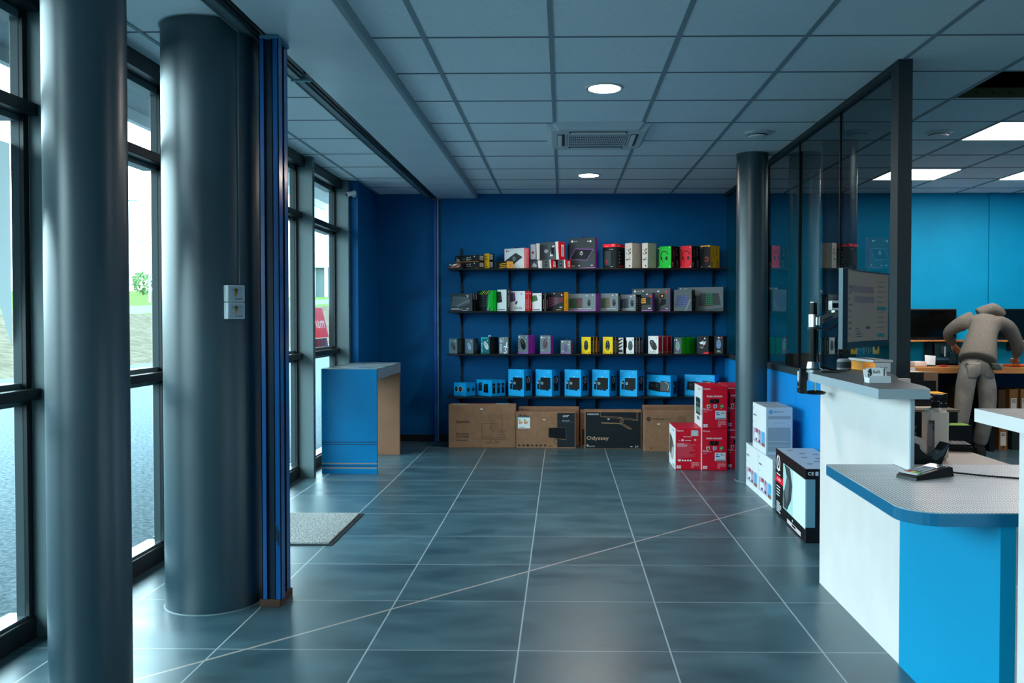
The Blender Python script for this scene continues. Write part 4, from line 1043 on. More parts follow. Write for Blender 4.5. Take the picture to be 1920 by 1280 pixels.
def mk(w, d, h, i):
    b = Box(w, d, h, W, RD, W)
    b.poly('F', [(.05,.42),(.58,.78),(.92,.55),(.42,.18)], GD); b.ring('F', .5, .5, .018, .013, W, 20, 320); b.disc('F', .56, .49, .006, GN)
    b.disc('F', .12, .88, .010, RD, 6); b.text('F', .19, .86, .010, 'msi', K, True); b.word('F', .58, .06, .013, 7, WG, w=.085)
    b.rect('R', .38, 0, .55, 1, W)
    return b
place('s1_pad', 'mouse_pad_box', mk, ['tall white box with a dark pad picture, front of its pair on the top shelf', 'white and red box directly behind the white pad box'], 'box', 'white and red pad boxes', K)
def mkg(kind, red):
    def f(w, d, h, i):
        b = Box(w, d, h, GR, RD if red else W, GD)
        b.poly('F', [(.86,0),(1,0),(1,1),(.78,1)] if not red else [(.9,0),(1,0),(1,1),(.84,1)], W)
        if kind == 0: b.poly('F', [(.3,.3),(.5,.75),(.75,.35),(.6,.2)], WG)
        if kind == 1: b.rect('F', .3, .25, .6, .8, K); b.disc('F', .45, .55, .008, GM)
        if kind == 2: b.disc('F', .35, .5, .020, WG, sx=1.4); b.poly('F', [(.55,.2),(.7,.8),(.8,.8),(.7,.2)], W); b.rect('F', .62, .3, .78, .7, K)
        if kind == 3: b.rect('F', .05, .05, .7, .95, WG); b.disc('F', .35, .45, .014, RDD)
        if red: b.rect('R', .45, .2, .8, .85, W); b.lines('R', .5, .25, .75, .8, 5, K); b.poly('R', [(0,0),(.12,0),(0,.6)], W)
        return b
    return f
place('s1_L1', 'mouse_box', mkg(0, False), 'grey box with white corner, left of the lower row beside the pad box', 'box')
place('s1_L2', 'mouse_box', mkg(1, True), 'grey box with red end, middle of the lower stacked row', 'box')
place('s1_L3', 'mouse_box', mkg(1, True), 'grey box with red end, right of the lower stacked row', 'box')
place('s1_U1', 'mouse_box', mkg(3, False), 'pale grey box stacked upper left beside the pad box', 'box', z=SZ[0]+.0905)
place('s1_U2', 'mouse_box', mkg(2, True), 'long grey box with red end stacked on the lower grey boxes', 'box', z=SZ[0]+.0905)
def mk(w, d, h, i):
    b = Box(w, d, h, GD, PU, GR)
    b.poly('F', [(.02,.33),(.24,.66),(.93,.62),(.68,.26)], PUL); b.poly('F', [(.045,.335),(.25,.645),(.905,.605),(.67,.275)], K)
    b.ring('F', .47, .50, .018, .014, W, 0, 360); b.line('F', [(.47,.5),(.49,.57)], .004, W)
    b.rect('F', 0, 0, 1, .028, PUL); b.disc('F', .12, .90, .012, W); b.word('F', .19, .885, .009, 6, TXT); b.disc('F', .82, .88, .011, W); b.rect('F', .70, .87, .75, .90, W)
    b.word('F', .06, .08, .014, 5, TXT); b.rect('F', .36, .08, .42, .12, TXT); b.rect('F', .84, .08, .91, .12, M('#d8a9b4', .4))
    return b
place('s1_big', 'mouse_pad_box', mk, 'largest dark grey box with a purple rimmed pad on the top shelf', 'box', None, K)
def mk(w, d, h, i):
    b = Box(w, d, h, K, K2, RB)
    b.rect('F', 0, .87, 1, 1, RB); b.rect('R', 0, .87, 1, 1, RB); b.disc('F', .78, .95, .007, W); b.word('R', .2, .91, .008, 8, W); b.word('F', .2, .9, .007, 5, W)
    b.word('F', .5, .76, .010, 7, TXT); b.rect('F', .12, .12, .62, .72, GD); mouse(b, 'F', .3, .28, .026, RDD, .2); b.lines('F', .6, .06, .9, .09, 1, TXT)
    for q in range(4): b.disc('R', .42, .24+.14*q, .007, TXT, 6)
    b.rect('R', .4, .07, .92, .12, RB)
    return b
place('s1_hs', 'headset_box', mk, 'black box with a red top band left of the cream boxes', 'box', None, K)
def mk(w, d, h, i):
    b = Box(w, d, h, CRW, CR, CR); rr2 = random.Random(4)
    for q in range(16): b.disc('F', rr2.uniform(.1,.8), rr2.uniform(.3,.85), rr2.uniform(.004,.012), GM if q % 3 else GD, 7)
    b.disc('F', .68, .10, .009, K, 8); b.lines('R', .45, .35, .55, .6, 4, GM)
    return b
place('s1_wA', 'headset_box', mk, 'tall cream box next to the red banded black box', 'box', 'tall cream boxes', K)
place('s1_wB', 'headset_box', mk, 'tall cream box next to the green headset box', 'box', 'tall cream boxes', K)
def mkh(fm, sm, dark):
    def f(w, d, h, i):
        b = Box(w, d, h, fm, sm, K2)
        if dark: b.rect('F', 0, 0, .16, 1, dark)
        headset(b, 'F', .52, .52, .048, K); b.disc('F', .9, .07, .006, W); b.lines('F', .06, .05, .3, .1, 1, TXT); b.lines('F', .06, .9, .25, .94, 1, TXT); b.disc('F', .88, .93, .005, W)
        c = TXT if sm is not YE else GD
        b.word('R', .62, .93, .020, 5, c, rot=-90, w=.085); b.word('R', .30, .80, .012, 9, c, rot=-90, w=.075); b.lines('R', .1, .08, .3, .3, 4, c); b.lines('R', .65, .06, .9, .4, 7, c)
        return b
    return f
place('s1_green', 'headset_box', mkh(GN, K2, M('#0c3a17', .4)), 'green headset box with a black side on the top shelf', 'box', None, K)
place('s1_red', 'headset_box', mkh(RB, K2, RDD), 'red headset box with a black side on the top shelf', 'box', None, K)
def mk(w, d, h, i):
    b = mkh(K, YE, None)(w, d, h, i); b.ring('F', .62, .40, .026, .019, RB, 200, 470); b.disc('F', .55, .46, .006, GN); b.rect('F', 0, .95, 1, 1, YE)
    return b
place('s1_yel', 'headset_box', mk, 'black headset box with a yellow side at the right of the top shelf', 'box')
# ---- second row: keyboards
def mk(w, d, h, i):
    b = Box(w, d, h, GD, K, M('#5a1a1c', .5) if i else K2)
    b.poly('F', [(.04,.28),(.12,.86),(.82,.80),(.9,.45),(.35,.22)], GR); b.line('F', [(.3,.3),(.88,.62)], .016, GM); b.line('F', [(.1,.8),(.8,.74)], .003, GM)
    b.word('F', .72, .88, .009, 5, W); b.disc('F', .80, .83, .007, W); b.lines('F', .04, .1, .6, .2, 2, TXT); b.word('F', .72, .12, .010, 5, W); b.lines('F', .55, .03, .95, .08, 1, TXT)
    b.word('R', .62, .9, .012, 5, TXT, rot=-90); b.disc('R', .5, .95, .004, W)
    return b
place('s2_A', 'keyboard_box', mk, ['dark grey keyboard box, leftmost front box on the second shelf', 'black box hidden behind the leftmost keyboard box of the second shelf'], 'box', 'dark grey keyboard boxes')
def mk(w, d, h, i):
    b = Box(w, d, h, K2, GN, GN)
    kbd(b, 'F', [(.0,.2),(.75,.2),(.75,.78),(.0,.78)], K, M('#2b3236', .4), 5, 8); b.poly('F', [(.75,.0),(1,0),(1,1),(.9,1),(.75,.6)], TQD); b.poly('F', [(.82,.1),(1,.2),(1,.9),(.9,.8)], GN)
    for q in range(4): b.line('F', [(.2+.16*q,.80),(.45+.16*q,.99)], .006, YL if q % 2 else GN)
    b.disc('F', .85, .10, .009, M('#d7b6bd', .4)); b.line('R', [(.5,.1),(.5,.5)], .004, M('#0e7a24', .4))
    return b
place('s2_B', 'keyboard_box', mk, ['black and green keyboard box with green spine, front of its pair', 'green spined keyboard box behind the black and green one'], 'box', 'green spined keyboard boxes')
def mk(w, d, h, i):
    b = Box(w, d, h, W, GD, W); kbd(b, 'F', [(.0,.38),(.55,.42),(.42,.9),(.0,.92)], GD, K, 3, 5); b.rect('F', .1, .05, .85, .09, GM); b.word('R', .65, .2, .014, 9, TXT, rot=90, w=.12); b.disc('R', .5, .9, .006, TXT)
    return b
place('s2_C', 'keyboard_box', mk, 'white keyboard box with a dark spine beside the green spines', 'box')
def mk(w, d, h, i):
    b = Box(w, d, h, W, RD, W); kbd(b, 'F', [(.0,.45),(.42,.5),(.36,.92),(.0,.95)], GD, [PU, GM, PUL], 4, 6); mouse(b, 'F', .46, .42, .022, M('#3a3f42', .4), -.7)
    b.text('F', .34, .10, .024, 'GK30', GD, w=.098); b.disc('F', .78, .85, .007, TQD, 6); b.word('R', .65, .12, .012, 9, W, rot=90, w=.1); b.rect('R', .3, .85, .7, .9, W)
    return b
place('s2_D', 'keyboard_box', mk, ['white keyboard box with red spine and large grey lettering, front one', 'red spined white keyboard box directly behind the lettered one'], 'box', 'red spined white keyboard boxes')
def mk(w, d, h, i):
    b = Box(w, d, h, W, K, W); kbd(b, 'F', [(.02,.5),(.62,.6),(.45,.88),(.0,.86)], GD, [GN2, GM], 3, 6); b.rect('F', .1, .06, .85, .1, GD); b.disc('F', .85, .86, .006, TQD, 6); b.word('R', .65, .12, .012, 8, TXT, rot=90, w=.1); b.disc('R', .5, .92, .004, W)
    return b
place('s2_E', 'keyboard_box', mk, ['white keyboard box with black spine right of the red spines', 'black spined white keyboard box behind its twin'], 'box', 'black spined white keyboard boxes')
def mk(w, d, h, i):
    b = Box(w, d, h, K, YE, K2); kbd(b, 'F', [(.0,.18),(.93,.5),(.93,.72),(.0,.75)], K2, [M('#6b2440', .4), M('#7a4a5a', .4), RDD], 4, 10)
    b.text('F', .72, .17, .014, 'K63', W, True); b.lines('F', .5, .06, .95, .11, 1, YE); b.disc('F', .35, .93, .006, W); b.disc('F', .85, .85, .009, W, 5); b.line('F', [(.7,.92),(.97,.8)], .003, RD); b.word('R', .6, .4, .010, 5, K, rot=90, w=.04)
    return b
place('s2_F', 'keyboard_box', mk, 'black keyboard box with a yellow spine on the second shelf', 'box')
def mkgs(sp, cols, m_tilt, bot):
    def f(w, d, h, i):
        b = Box(w, d, h, GM, sp, GR)
        kbd(b, 'F', [(.02,.18),(.52,.18),(.52,.78),(.02,.72)], GD, cols, 5, 9); mouse(b, 'F', .76, .48, .036, K2, m_tilt)
        b.word('F', .36, .12, .010, 9, W, w=w*.5); b.disc('F', .68, .88, .006, W); b.disc('F', .9, .92, .005, W)
        if bot: b.rect('F', 0, 0, 1, .06, PUL)
        b.lines('R', .3, .1, .7, .9, 6, TXT if sp is K else PUL)
        return b
    return f
place('s2_G', 'keyboard_box', mkgs(PU, [M('#24552c', .4), M('#6a3a34', .4)], 0, True), ['grey keyboard and mouse set box with purple spine at shelf centre', 'purple spined set box behind the grey set box at shelf centre'], 'box', 'purple spined set boxes')
place('s2_H', 'keyboard_box', mkgs(K, [M('#24552c', .4), M('#80661c', .4)], 0, False), 'grey set box picturing a round dark mouse right of the purple spines', 'box')
place('s2_I', 'keyboard_box', mkgs(K, [M('#2f4a66', .4), M('#43525e', .4)], .1, False), ['grey set box with blue keys and black spine, front of its pair', 'black spined set box behind the blue keyed one'], 'box', 'black spined set boxes')
def mk(w, d, h, i):
    b = Box(w, d, h, GD, PU, PU); b.poly('F', [(.0,.3),(.85,.35),(.85,.78),(.0,.75)], K); kbd(b, 'F', [(.0,.4),(.4,.42),(.4,.72),(.0,.7)], K, YE, 3, 4); b.disc('F', .8, .80, .012, RB); b.rect('F', .42, .88, .6, .93, W); b.rect('F', .6, .13, .85, .18, W); b.rect('F', 0, 0, 1, .05, PUL); b.lines('R', .3, .1, .7, .4, 4, PUL)
    return b
place('s2_J', 'keyboard_box', mk, 'small dark box with a purple spine and red dot before the big purple one', 'box')
def mk(w, d, h, i):
    b = Box(w, d, h, GR, PU, GR); b.disc('F', .08, .88, .012, W); b.word('F', .14, .87, .009, 6, TXT); b.rect('F', .27, .86, .31, .91, W); b.disc('F', .9, .84, .014, M('#d03540', .4)); b.rect('F', .66, .84, .72, .90, TXT)
    b.rect('F', .74, .58, .85, .76, K); b.disc('F', .79, .67, .012, YE); b.poly('F', [(.72,.2),(.78,.55),(.9,.5),(.88,.3)], K); b.line('F', [(.1,.76),(.6,.84)], .006, M('#2d6b46', .4)); b.rect('F', .88, .1, .94, .13, W); b.rect('F', .7, 0, 1, .03, PUL); b.lines('R', .3, .1, .7, .4, 4, PUL)
    return b
place('s2_K', 'keyboard_box', mk, ['large grey box with purple spine standing behind the small purple one', 'second large purple spined box, rearmost on the second shelf'], 'box', 'large purple spined boxes')
def mk(w, d, h, i):
    b = Box(w, d, h, GR, K, GD); kbd(b, 'F', [(.05,.2),(.68,.22),(.85,.72),(.15,.75)], GD, [M('#33406a', .4), M('#3a4fa0', .4), M('#4c5eaa', .4)], 5, 9); b.poly('F', [(.6,.02),(.72,.02),(.95,.5),(.9,.6)], GM)
    for v in (.95, .52): b.disc('R', .5, v, .004, W)
    return b
place('s2_L', 'keyboard_box', mk, ['dark box with a blue lit keyboard picture, front of its pair', 'black spined box behind the blue lit keyboard box'], 'box', 'blue keyboard boxes')
def mk(w, d, h, i):
    b = Box(w, d, h, GM, K, GM); b.disc('F', .06, .94, .010, W, 5); b.word('F', .11, .92, .010, 7, W); kbd(b, 'F', [(.45,.22),(.95,.25),(.90,.75),(.48,.74)], GD, [M('#3d474c', .4), M('#1f8a5a', .4), M('#3d474c', .4)], 6, 12); b.line('F', [(.48,.23),(.8,.22)], .006, RDD); b.poly('F', [(.3,.0),(1,.0),(1,.16)], GR)
    b.disc('R', .5, .94, .005, W); b.word('R', .6, .1, .010, 5, TXT, rot=90, w=.06)
    return b
place('s2_M', 'keyboard_box', mk, ['widest grey keyboard box at the right end of the second shelf', 'black spined box behind the widest keyboard box'], 'box', 'widest keyboard boxes')
# ---- third row: mice
def mkm(F, S, mm, extra=None, T=None, tilt=0.0, r=.045, u=.5, v=.5):
    def f(w, d, h, i):
        b = Box(w, d, h, F, S, T or S); mouse(b, 'F', u, v, min(r, w*.62), mm, tilt)
        if extra: extra(b, i)
        return b
    return f
def ex_teal(b, i): b.text('F', .08, .86, .010, 'logi', TQ, True); b.disc('F', .75, .84, .007, W); b.disc('F', .5, .16, .006, TQ); b.rect('F', 0, 0, .04, 1, TQ); b.rect('R', .1, .05, .5, .95, GD)
place('s3_1', 'mouse_box', mkm(GM, K, M('#3d4347', .4), ex_teal, None, .6, .045), 'teal grey mouse box at the left end of the third shelf', 'box', None, TQD)
def ex_t2(b, i): ex_teal(b, i); b.rect('R', .2, .2, .8, .7, M('#1d3440', .4))
place('s3_2', 'mouse_box', mkm(GM, K, M('#9aaed0', .4), ex_t2, None, .5, .042), 'teal grey mouse box picturing a pale blue mouse', 'box')
def ex_t3(b, i): b.rect('F', 0, 0, .2, 1, TQ); b.rect('F', .2, .9, .8, .98, TQ); b.word('F', .17, .1, .012, 6, W, rot=90, w=.1); b.disc('F', .78, .80, .007, W); b.line('F', [(.3,.2),(.7,.1)], .004, TQ)
place('s3_3', 'mouse_box', mkm(TQD, K, M('#cfd8da', .4), ex_t3, None, .6, .05, .6, .5), 'bright turquoise mouse box with a white lettered edge', 'box', None, W)
def mk(w, d, h, i):
    b = Box(w, d, h, GM, K2, GD); b.text('F', .28, .06, .024, 'G502 SE', W, True, rot=90, w=.145)
    b.line('F', [(.5,.1),(.62,.02),(.8,.12),(.66,.3),(.8,.42)], .010, W); b.line('F', [(.5,.4),(.66,.46),(.8,.42),(.95,.36)], .010, W); b.line('F', [(.85,.7),(.8,.42)], .010, W); b.disc('F', .42, .75, .006, W); b.disc('F', .46, .9, .006, W)
    return b
place('s3_4', 'mouse_box', mk, 'grey mouse box with a zigzag white line and vertical lettering', 'box')
def ex_p(b, i):
    b.disc('F', .16, .89, .009, W); b.word('F', .28, .87, .008, 5, TXT); b.disc('F', .85, .88, .005, W); b.word('F', .1, .15, .011, 4, W); b.rect('F', 0, 0, 1, .05, PUL); b.lines('F', .1, .08, .6, .12, 1, PUL); b.disc('F', .75, .7, .005, W)
place('s3_5', 'mouse_box', mkm(GM, PU, K, ex_p, None, .35, .058), ['purple sided mouse box picturing a slanted black mouse, front one', 'purple sided mouse box behind the slanted black mouse one'], 'box', 'purple sided mouse boxes', K)
place('s3_6', 'mouse_box', mkm(GM, PU, M('#4a3036', .4), ex_p, None, -.1, .052, .5, .55), 'purple sided mouse box picturing an upright reddish mouse', 'box', None, K)
def ex_p7(b, i):
    ex_p(b, i)
    for q in range(4): b.disc('F', .85, .85-.14*q, .005, W)
place('s3_7', 'mouse_box', mkm(GM, M('#5c1838', .4), M('#5a4a78', .4), ex_p7, None, 0, .038, .5, .42), 'shortest grey mouse box with four white dots on the third shelf', 'box', None, M('#14254a', .5))
def ex_y(b, i): b.lines('F', .1, .88, .5, .93, 1, OR); b.word('F', .08, .07, .008, 5, RD); b.rect('F', .75, .06, .9, .11, RD); b.rect('R', .85, 0, 1, 1, OR); b.word('R', .6, .1, .014, 9, CR, rot=90, w=.12)
place('s3_8', 'mouse_box', mkm(YL, K, M('#1d2428', .4), ex_y, K2, 0, .052), ['yellow mouse box with black orange striped sides, left group front', 'second black sided mouse box of the left yellow group', 'rearmost black sided mouse box of the left yellow group'], 'box', 'left yellow mouse boxes')
def ex_y2(b, i): b.lines('F', .1, .88, .5, .93, 1, OR); b.word('F', .1, .08, .008, 5, RD); b.rect('F', .75, .06, .9, .11, RD); b.disc('F', .5, .3, .006, YL); b.rect('R', .9, 0, 1, 1, GD); b.word('R', .6, .1, .014, 8, CR, rot=90, w=.12)
place('s3_9', 'mouse_box', mkm(YL, K, M('#1d2428', .4), ex_y2, K2, 0, .052), ['yellow mouse box with plain black sides, right group front', 'black sided mouse box behind the right yellow one'], 'box', 'right yellow mouse boxes')
ITEMS['s3_10b'] = (ITEMS['s3_10'][0]-.106, ITEMS['s3_10'][1]+.06, .06, .05, .165, 30, 1)
def mk(w, d, h, i):
    b = Box(w, d, h, W, K, K)
    for q in range(3): b.poly('F', [(.1,.3+.22*q),(.9,.45+.22*q),(.9,.52+.22*q),(.1,.4+.22*q)], K)
    b.rect('F', .1, .08, .9, .25, GD)
    return b
place('s3_10b', 'mouse_box', mk, 'black and white striped box left of the white mouse box', 'box')
def ex_w(b, i): b.word('F', .55, .08, .010, 4, K); b.disc('F', .85, .85, .006, GD); b.poly('F', [(0,.3),(.12,.4),(.12,.75),(0,.9)], K); b.word('R', .6, .1, .014, 8, TXT, rot=90, w=.12); b.rect('R', .9, 0, 1, 1, WG)
place('s3_10', 'mouse_box', mkm(W, K, M('#3c474f', .4), ex_w, K2, 0, .052, .55), ['white mouse box with black sides, front of three', 'second black sided box behind the white mouse box', 'rearmost black sided box behind the white mouse box'], 'box', 'white and black mouse boxes')
def ex_r(b, i): b.text('F', .08, .87, .010, 'msi', K, True); b.disc('F', .82, .88, .006, GD, 6); b.word('F', .18, .08, .014, 7, GD, w=.075); b.rect('R', .05, .94, .6, .96, W); b.rect('R', .05, .08, .8, .10, W); b.rect('R', .9, 0, 1, 1, W)
place('s3_11', 'mouse_box', mkm(W, RD, M('#22262a', .4), ex_r, RD, .6, .062), ['white mouse box with red sides, front of three', 'second red sided box behind the white mouse box', 'rearmost red sided box behind the white mouse box'], 'box', 'white and red mouse boxes')
def ex_g(b, i): b.disc('F', .35, .86, .009, W); b.disc('F', .1, .84, .006, W); b.lines('F', .1, .04, .9, .08, 1, TXT); b.disc('F', .5, .2, .01, PUL); b.disc('F', .5, .52, .02, GN, sx=.5); b.rect('R', .9, 0, 1, 1, M('#0e6a20', .4))
place('s3_12', 'mouse_box', mkm(GR, GN2, M('#8d9aa0', .4), ex_g, GN2, .05, .05), ['grey mouse box with bright green sides, front of three', 'second green sided box behind the grey mouse box', 'rearmost green sided box next to the black emblem box'], 'box', 'green sided mouse boxes', K)
def mk(w, d, h, i):
    b = Box(w, d, h, K, K2, K); b.disc('F', .68, .86, .008, W)
    b.poly('F', [(.2,.62),(.62,.74),(.5,.62),(.8,.72),(.66,.5),(.5,.46),(.58,.58),(.38,.52)], W); b.poly('F', [(.48,.46),(.7,.52),(.8,.72),(.74,.5)], RB)
    b.word('F', .24, .36, .008, 8, W); b.word('F', .34, .30, .007, 5, W); b.poly('F', [(.5,.0),(1,.0),(1,.12),(.7,.09)], RB); b.poly('R', [(0,.0),(1,.0),(1,.06),(0,.1)], RB)
    return b
place('s3_13', 'mouse_box', mk, 'black box with a white and red winged eye emblem', 'box')
def ex_b(b, i): b.disc('F', .5, .9, .009, W); b.disc('F', .78, .9, .007, RB); b.lines('F', .35, .1, .8, .2, 2, TXT); b.rect('R', .3, .1, .7, .9, K2)
place('s3_14', 'mouse_box', mkm(K2, K, M('#5f86b0', .4), ex_b, K, 0, .048, .5, .55), 'black mouse box with a blue mouse at the right end', 'box')
# ---- bottom row: cyan speaker boxes
def spk(b, f, u0, v0, u1, v1):
    b.rect(f, u0, v0, u1, v1, K); b.ring(f, (u0+u1)/2, v0+(v1-v0)*.68, (u1-u0)*b.fr(f)[4]*.30, (u1-u0)*b.fr(f)[4]*.20, M('#7a858b', .4)); b.disc(f, (u0+u1)/2, v0+(v1-v0)*.68, (u1-u0)*b.fr(f)[4]*.12, RDD)
def mk(w, d, h, i):
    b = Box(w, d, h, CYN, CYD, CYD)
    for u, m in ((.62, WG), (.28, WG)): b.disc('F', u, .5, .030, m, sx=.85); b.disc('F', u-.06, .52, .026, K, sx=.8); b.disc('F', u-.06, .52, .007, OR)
    b.disc('F', .6, .82, .004, W); b.disc('R', .5, .48, .020, K); b.disc('R', .5, .48, .007, M('#6a5a4a', .4))
    return b
place('s4_1', 'speaker_box', mk, ['smallest cyan speaker box at the left end of the bottom shelf', 'small cyan speaker box behind the leftmost one'], 'box', 'small cyan speaker boxes')
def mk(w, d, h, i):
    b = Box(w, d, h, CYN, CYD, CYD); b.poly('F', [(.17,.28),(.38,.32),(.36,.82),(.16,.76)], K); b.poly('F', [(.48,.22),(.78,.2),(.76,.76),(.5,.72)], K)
    for u, v in ((.27,.68),(.27,.48),(.63,.62),(.63,.42)): b.disc('F', u, v, .006, GM)
    b.disc('F', .58, .90, .005, W); spk(b, 'R', .22, .18, .80, .80); b.rect('R', .97, 0, 1, 1, CYN)
    return b
place('s4_2', 'speaker_box', mk, ['mid sized cyan speaker box left of the tall ones, front of three', 'second mid sized cyan speaker box of the row of three', 'rearmost mid sized cyan speaker box beside the tall ones'], 'box', 'mid sized cyan speaker boxes')
def mk(w, d, h, i):
    b = Box(w, d, h, CYN, CYD, CYD)
    b.rect('F', .30, .27, .92, .70, K); b.poly('F', [(.10,.26),(.24,.24),(.28,.58),(.14,.58)], K2); b.poly('F', [(.26,.24),(.60,.22),(.62,.30),(.52,.58),(.34,.62),(.30,.5)], K2)
    b.ring('F', .17, .50, .010, .006, W); b.ring('F', .41, .48, .012, .007, W); b.poly('F', [(.62,.28),(.62,.23),(.66,.21),(.80,.21),(.82,.28)], K); b.disc('F', .58, .73, .006, W)
    b.text('F', .74, .89, .011, 'logi', W, True); b.lines('F', .3, .07, .7, .1, 1, TQ)
    spk(b, 'R', .22, .20, .80, .76); b.ring('R', .52, .62, .030, .025, TXT, -60, 90); b.lines('R', .3, .28, .72, .30, 1, GM); b.line('R', [(.02,0),(.02,1)], .002, CYN)
    return b
for q, (key, lb) in enumerate(zip(('s4_3', 's4_4', 's4_5', 's4_6', 's4_7'), ('leftmost of the five tall cyan speaker boxes', 'second from left of the five tall cyan speaker boxes', 'middle one of the five tall cyan speaker boxes', 'second from right of the five tall cyan speaker boxes', 'rightmost of the five tall cyan speaker boxes'))):
    place(key, 'speaker_box', mk, lb, 'box', 'tall cyan speaker boxes')
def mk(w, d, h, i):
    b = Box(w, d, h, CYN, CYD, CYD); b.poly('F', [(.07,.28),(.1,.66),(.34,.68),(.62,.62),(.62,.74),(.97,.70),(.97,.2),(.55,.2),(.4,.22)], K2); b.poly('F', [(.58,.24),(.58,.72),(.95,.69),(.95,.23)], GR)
    b.ring('F', .78, .47, .045, .040, TXT, -60, 100); b.ring('F', .2, .5, .014, .010, GM); b.ring('F', .44, .5, .016, .012, GM); b.disc('F', .42, .83, .006, W); b.text('F', .85, .86, .010, 'logi', W, True); b.rect('R', .45, .1, .95, .72, K2); b.disc('R', .6, .5, .008, TXT)
    return b
place('s4_8', 'speaker_box', mk, 'wide cyan speaker box right of the tall ones', 'box', 'wide cyan speaker boxes')
place('s4_9', 'speaker_box', mk, 'wide cyan speaker box partly hidden by the red carton', 'box', 'wide cyan speaker boxes')
# ================================================================= cartons on the floor
KR = noisy('brown_carton', '#8b6347', '#966c4e', 14, rough=.75); KR2 = noisy('brown_carton_side', '#7d583f', '#886146', 14, rough=.75); INK = M('#2a211c', .6); INKL = M('#5e4534', .6)
def seam(o, w, d, h, m=None):
    g = G(); g.box(-w/2, w/2, -.0015, .0015, h+.0001, h+.0012, INK); g.box(-w/2+.0, w/2, -.025, .025, h+.0001, h+.0007, m or M('#a98a68', .4)); g.build('packing_tape', o)
w, d, h = .685, .14, .44
b = Box(w, d, h, KR, KR2, KR2, bev=.004)
b.text('F', .115, .555, .036, 'iiyama', INK, True, w=.135); b.text('F', .115, .29, .026, 'ProLite', INK, True, w=.13); b.word('F', .115, .235, .020, 8, INK, w=.13); b.lines('F', .115, .16, .37, .195, 1, INKL, .8)
b.line('F', [(.70,.555),(.495,.555),(.495,.20),(.835,.20),(.835,.30),(.80,.30)], .003, INK); b.line('F', [(.495,.24),(.835,.24)], .003, INK); b.line('F', [(.63,.20),(.63,.14),(.56,.125),(.56,.11),(.73,.11),(.75,.13),(.69,.15),(.69,.20)], .003, INK)
for u, v in ((.61,.70),(.645,.74),(.60,.66),(.70,.76),(.70,.72),(.735,.70),(.765,.75),(.765,.70),(.855,.79),(.66,.62),(.86,.65),(.86,.55),(.89,.51),(.67,.53),(.71,.49),(.67,.39),(.77,.40),(.80,.37),(.85,.39),(.80,.55),(.63,.48),(.74,.55)):
    q = .014; b.line('F', [(u-q,v-q*1.5),(u+q,v-q*1.5),(u+q,v+q*1.5),(u-q,v+q*1.5),(u-q,v-q*1.5)], .0022, INKL)
b.line('F', [(.80,.30),(.80,.75)], .0022, INKL); b.line('F', [(.63,.62),(.63,.44),(.74,.44)], .0022, INKL)
b.rect('F', .475, .885, .505, .91, W)
o = tag(b.build('monitor_carton', loc=(-.8175, 8.79+d/2, 0)), 'brown monitor carton with squares pattern, leftmost on the floor', 'box', 'monitor cartons')
g = G(); g.box(-.30, -.14, -.045, -.02, h+.0002, h+.003, M('#a9c2c8', .4)); g.box(.14, .28, .0, .03, h+.0002, h+.003, M('#a9c2c8', .4)); g.build('top_sticker', o)
w, d, h = .602, .085, .372
b = Box(w, d, h, KR, KR2, KR2, bev=.004)
b.rect('F', .69, .04, .985, .97, M('#1a2328', .5)); b.text('F', .78, .86, .020, 'acer', TXT, True, italic=.25, w=.062); b.word('F', .775, .745, .012, 9, TXT, w=.075); b.line('F', [(.70,.72),(.975,.72)], .0015, GM); b.line('F', [(.70,.83),(.975,.83)], .0012, GD)
b.poly('F', [(.545,.30),(.545,.56),(.84,.58),(.84,.245)], K2); b.line('F', [(.545,.30),(.84,.245)], .006, KR); b.line('F', [(.84,.245),(.84,.58),(.70,.57)], .002, GM); b.ring('F', .685, .205, .030, .026, INK); b.line('F', [(.68,.26),(.68,.22)], .006, INK)
b.text('F', .03, .87, .028, '24', INK, True, w=.035); b.lines('F', .10, .87, .22, .93, 2, INK)
b.rect('F', .03, .55, .235, .865, W); b.rect('F', .03, .845, .235, .865, M('#2f7d9a', .5))
for u in (.055, .145):
    for q, c in enumerate(('#3fa35a', '#9cc04a', '#e6c03a', '#dd8a3a', '#cf4436')): b.rect('F', u-.015+.0, .80-.025*q-.02, u+.012+.008*q, .80-.025*q, M(c, .5))
    b.rect('F', u+.04, .71, u+.055, .735, K)
b.lines('F', .05, .57, .2, .6, 1, GM); b.rect('F', .45, .775, .49, .80, W)
for q in range(7): b.disc('F', .05+.073*q, .09, .010 if q != 2 else .012, INK, 6, 1.2)
b.lines('F', .55, .06, .62, .1, 2, INKL)
o = tag(b.build('monitor_carton', loc=(-.169, 8.745+d/2, 0)), 'brown monitor carton with black panel and energy sticker, front one', 'box', 'monitor cartons')
b = Box(.62, .14, .405, KR2, KR2, KR, bev=.006); b.word('F', .05, .93, .012, 9, INK)
o = tag(b.build('monitor_carton', loc=(-.142, 8.85+.075, 0)), 'plain brown carton directly behind the one with energy sticker', 'box', 'monitor cartons'); seam(o, .62, .14, .405)
b = Box(.5, .12, .375, KR2, KR2, KR2, bev=.004); b.text('F', .035, .86, .026, 'LG', INK, True); b.rect('F', .03, .05, .3, .48, INK)
o = tag(b.build('monitor_carton', loc=(.43, 8.86+.065, 0)), 'brown carton mostly hidden behind the black monitor carton', 'box', 'monitor cartons'); seam(o, .5, .12, .375)
w, d, h = .574, .10, .392
b = Box(w, d, h, KR, KR2, KR2, bev=.003); BKC = M('#131a1f', .45)
b.rect('F', .015, .015, .985, .945, BKC)
TN = M('#c79b74', .5)
b.text('F', .045, .87, .018, 'SAMSUNG', TXT, True, w=.115); b.text('F', .035, .205, .048, 'Odyssey', M('#dcb491', .5), w=.222); b.line('F', [(.015,.50),(.985,.50)], .0015, GD)
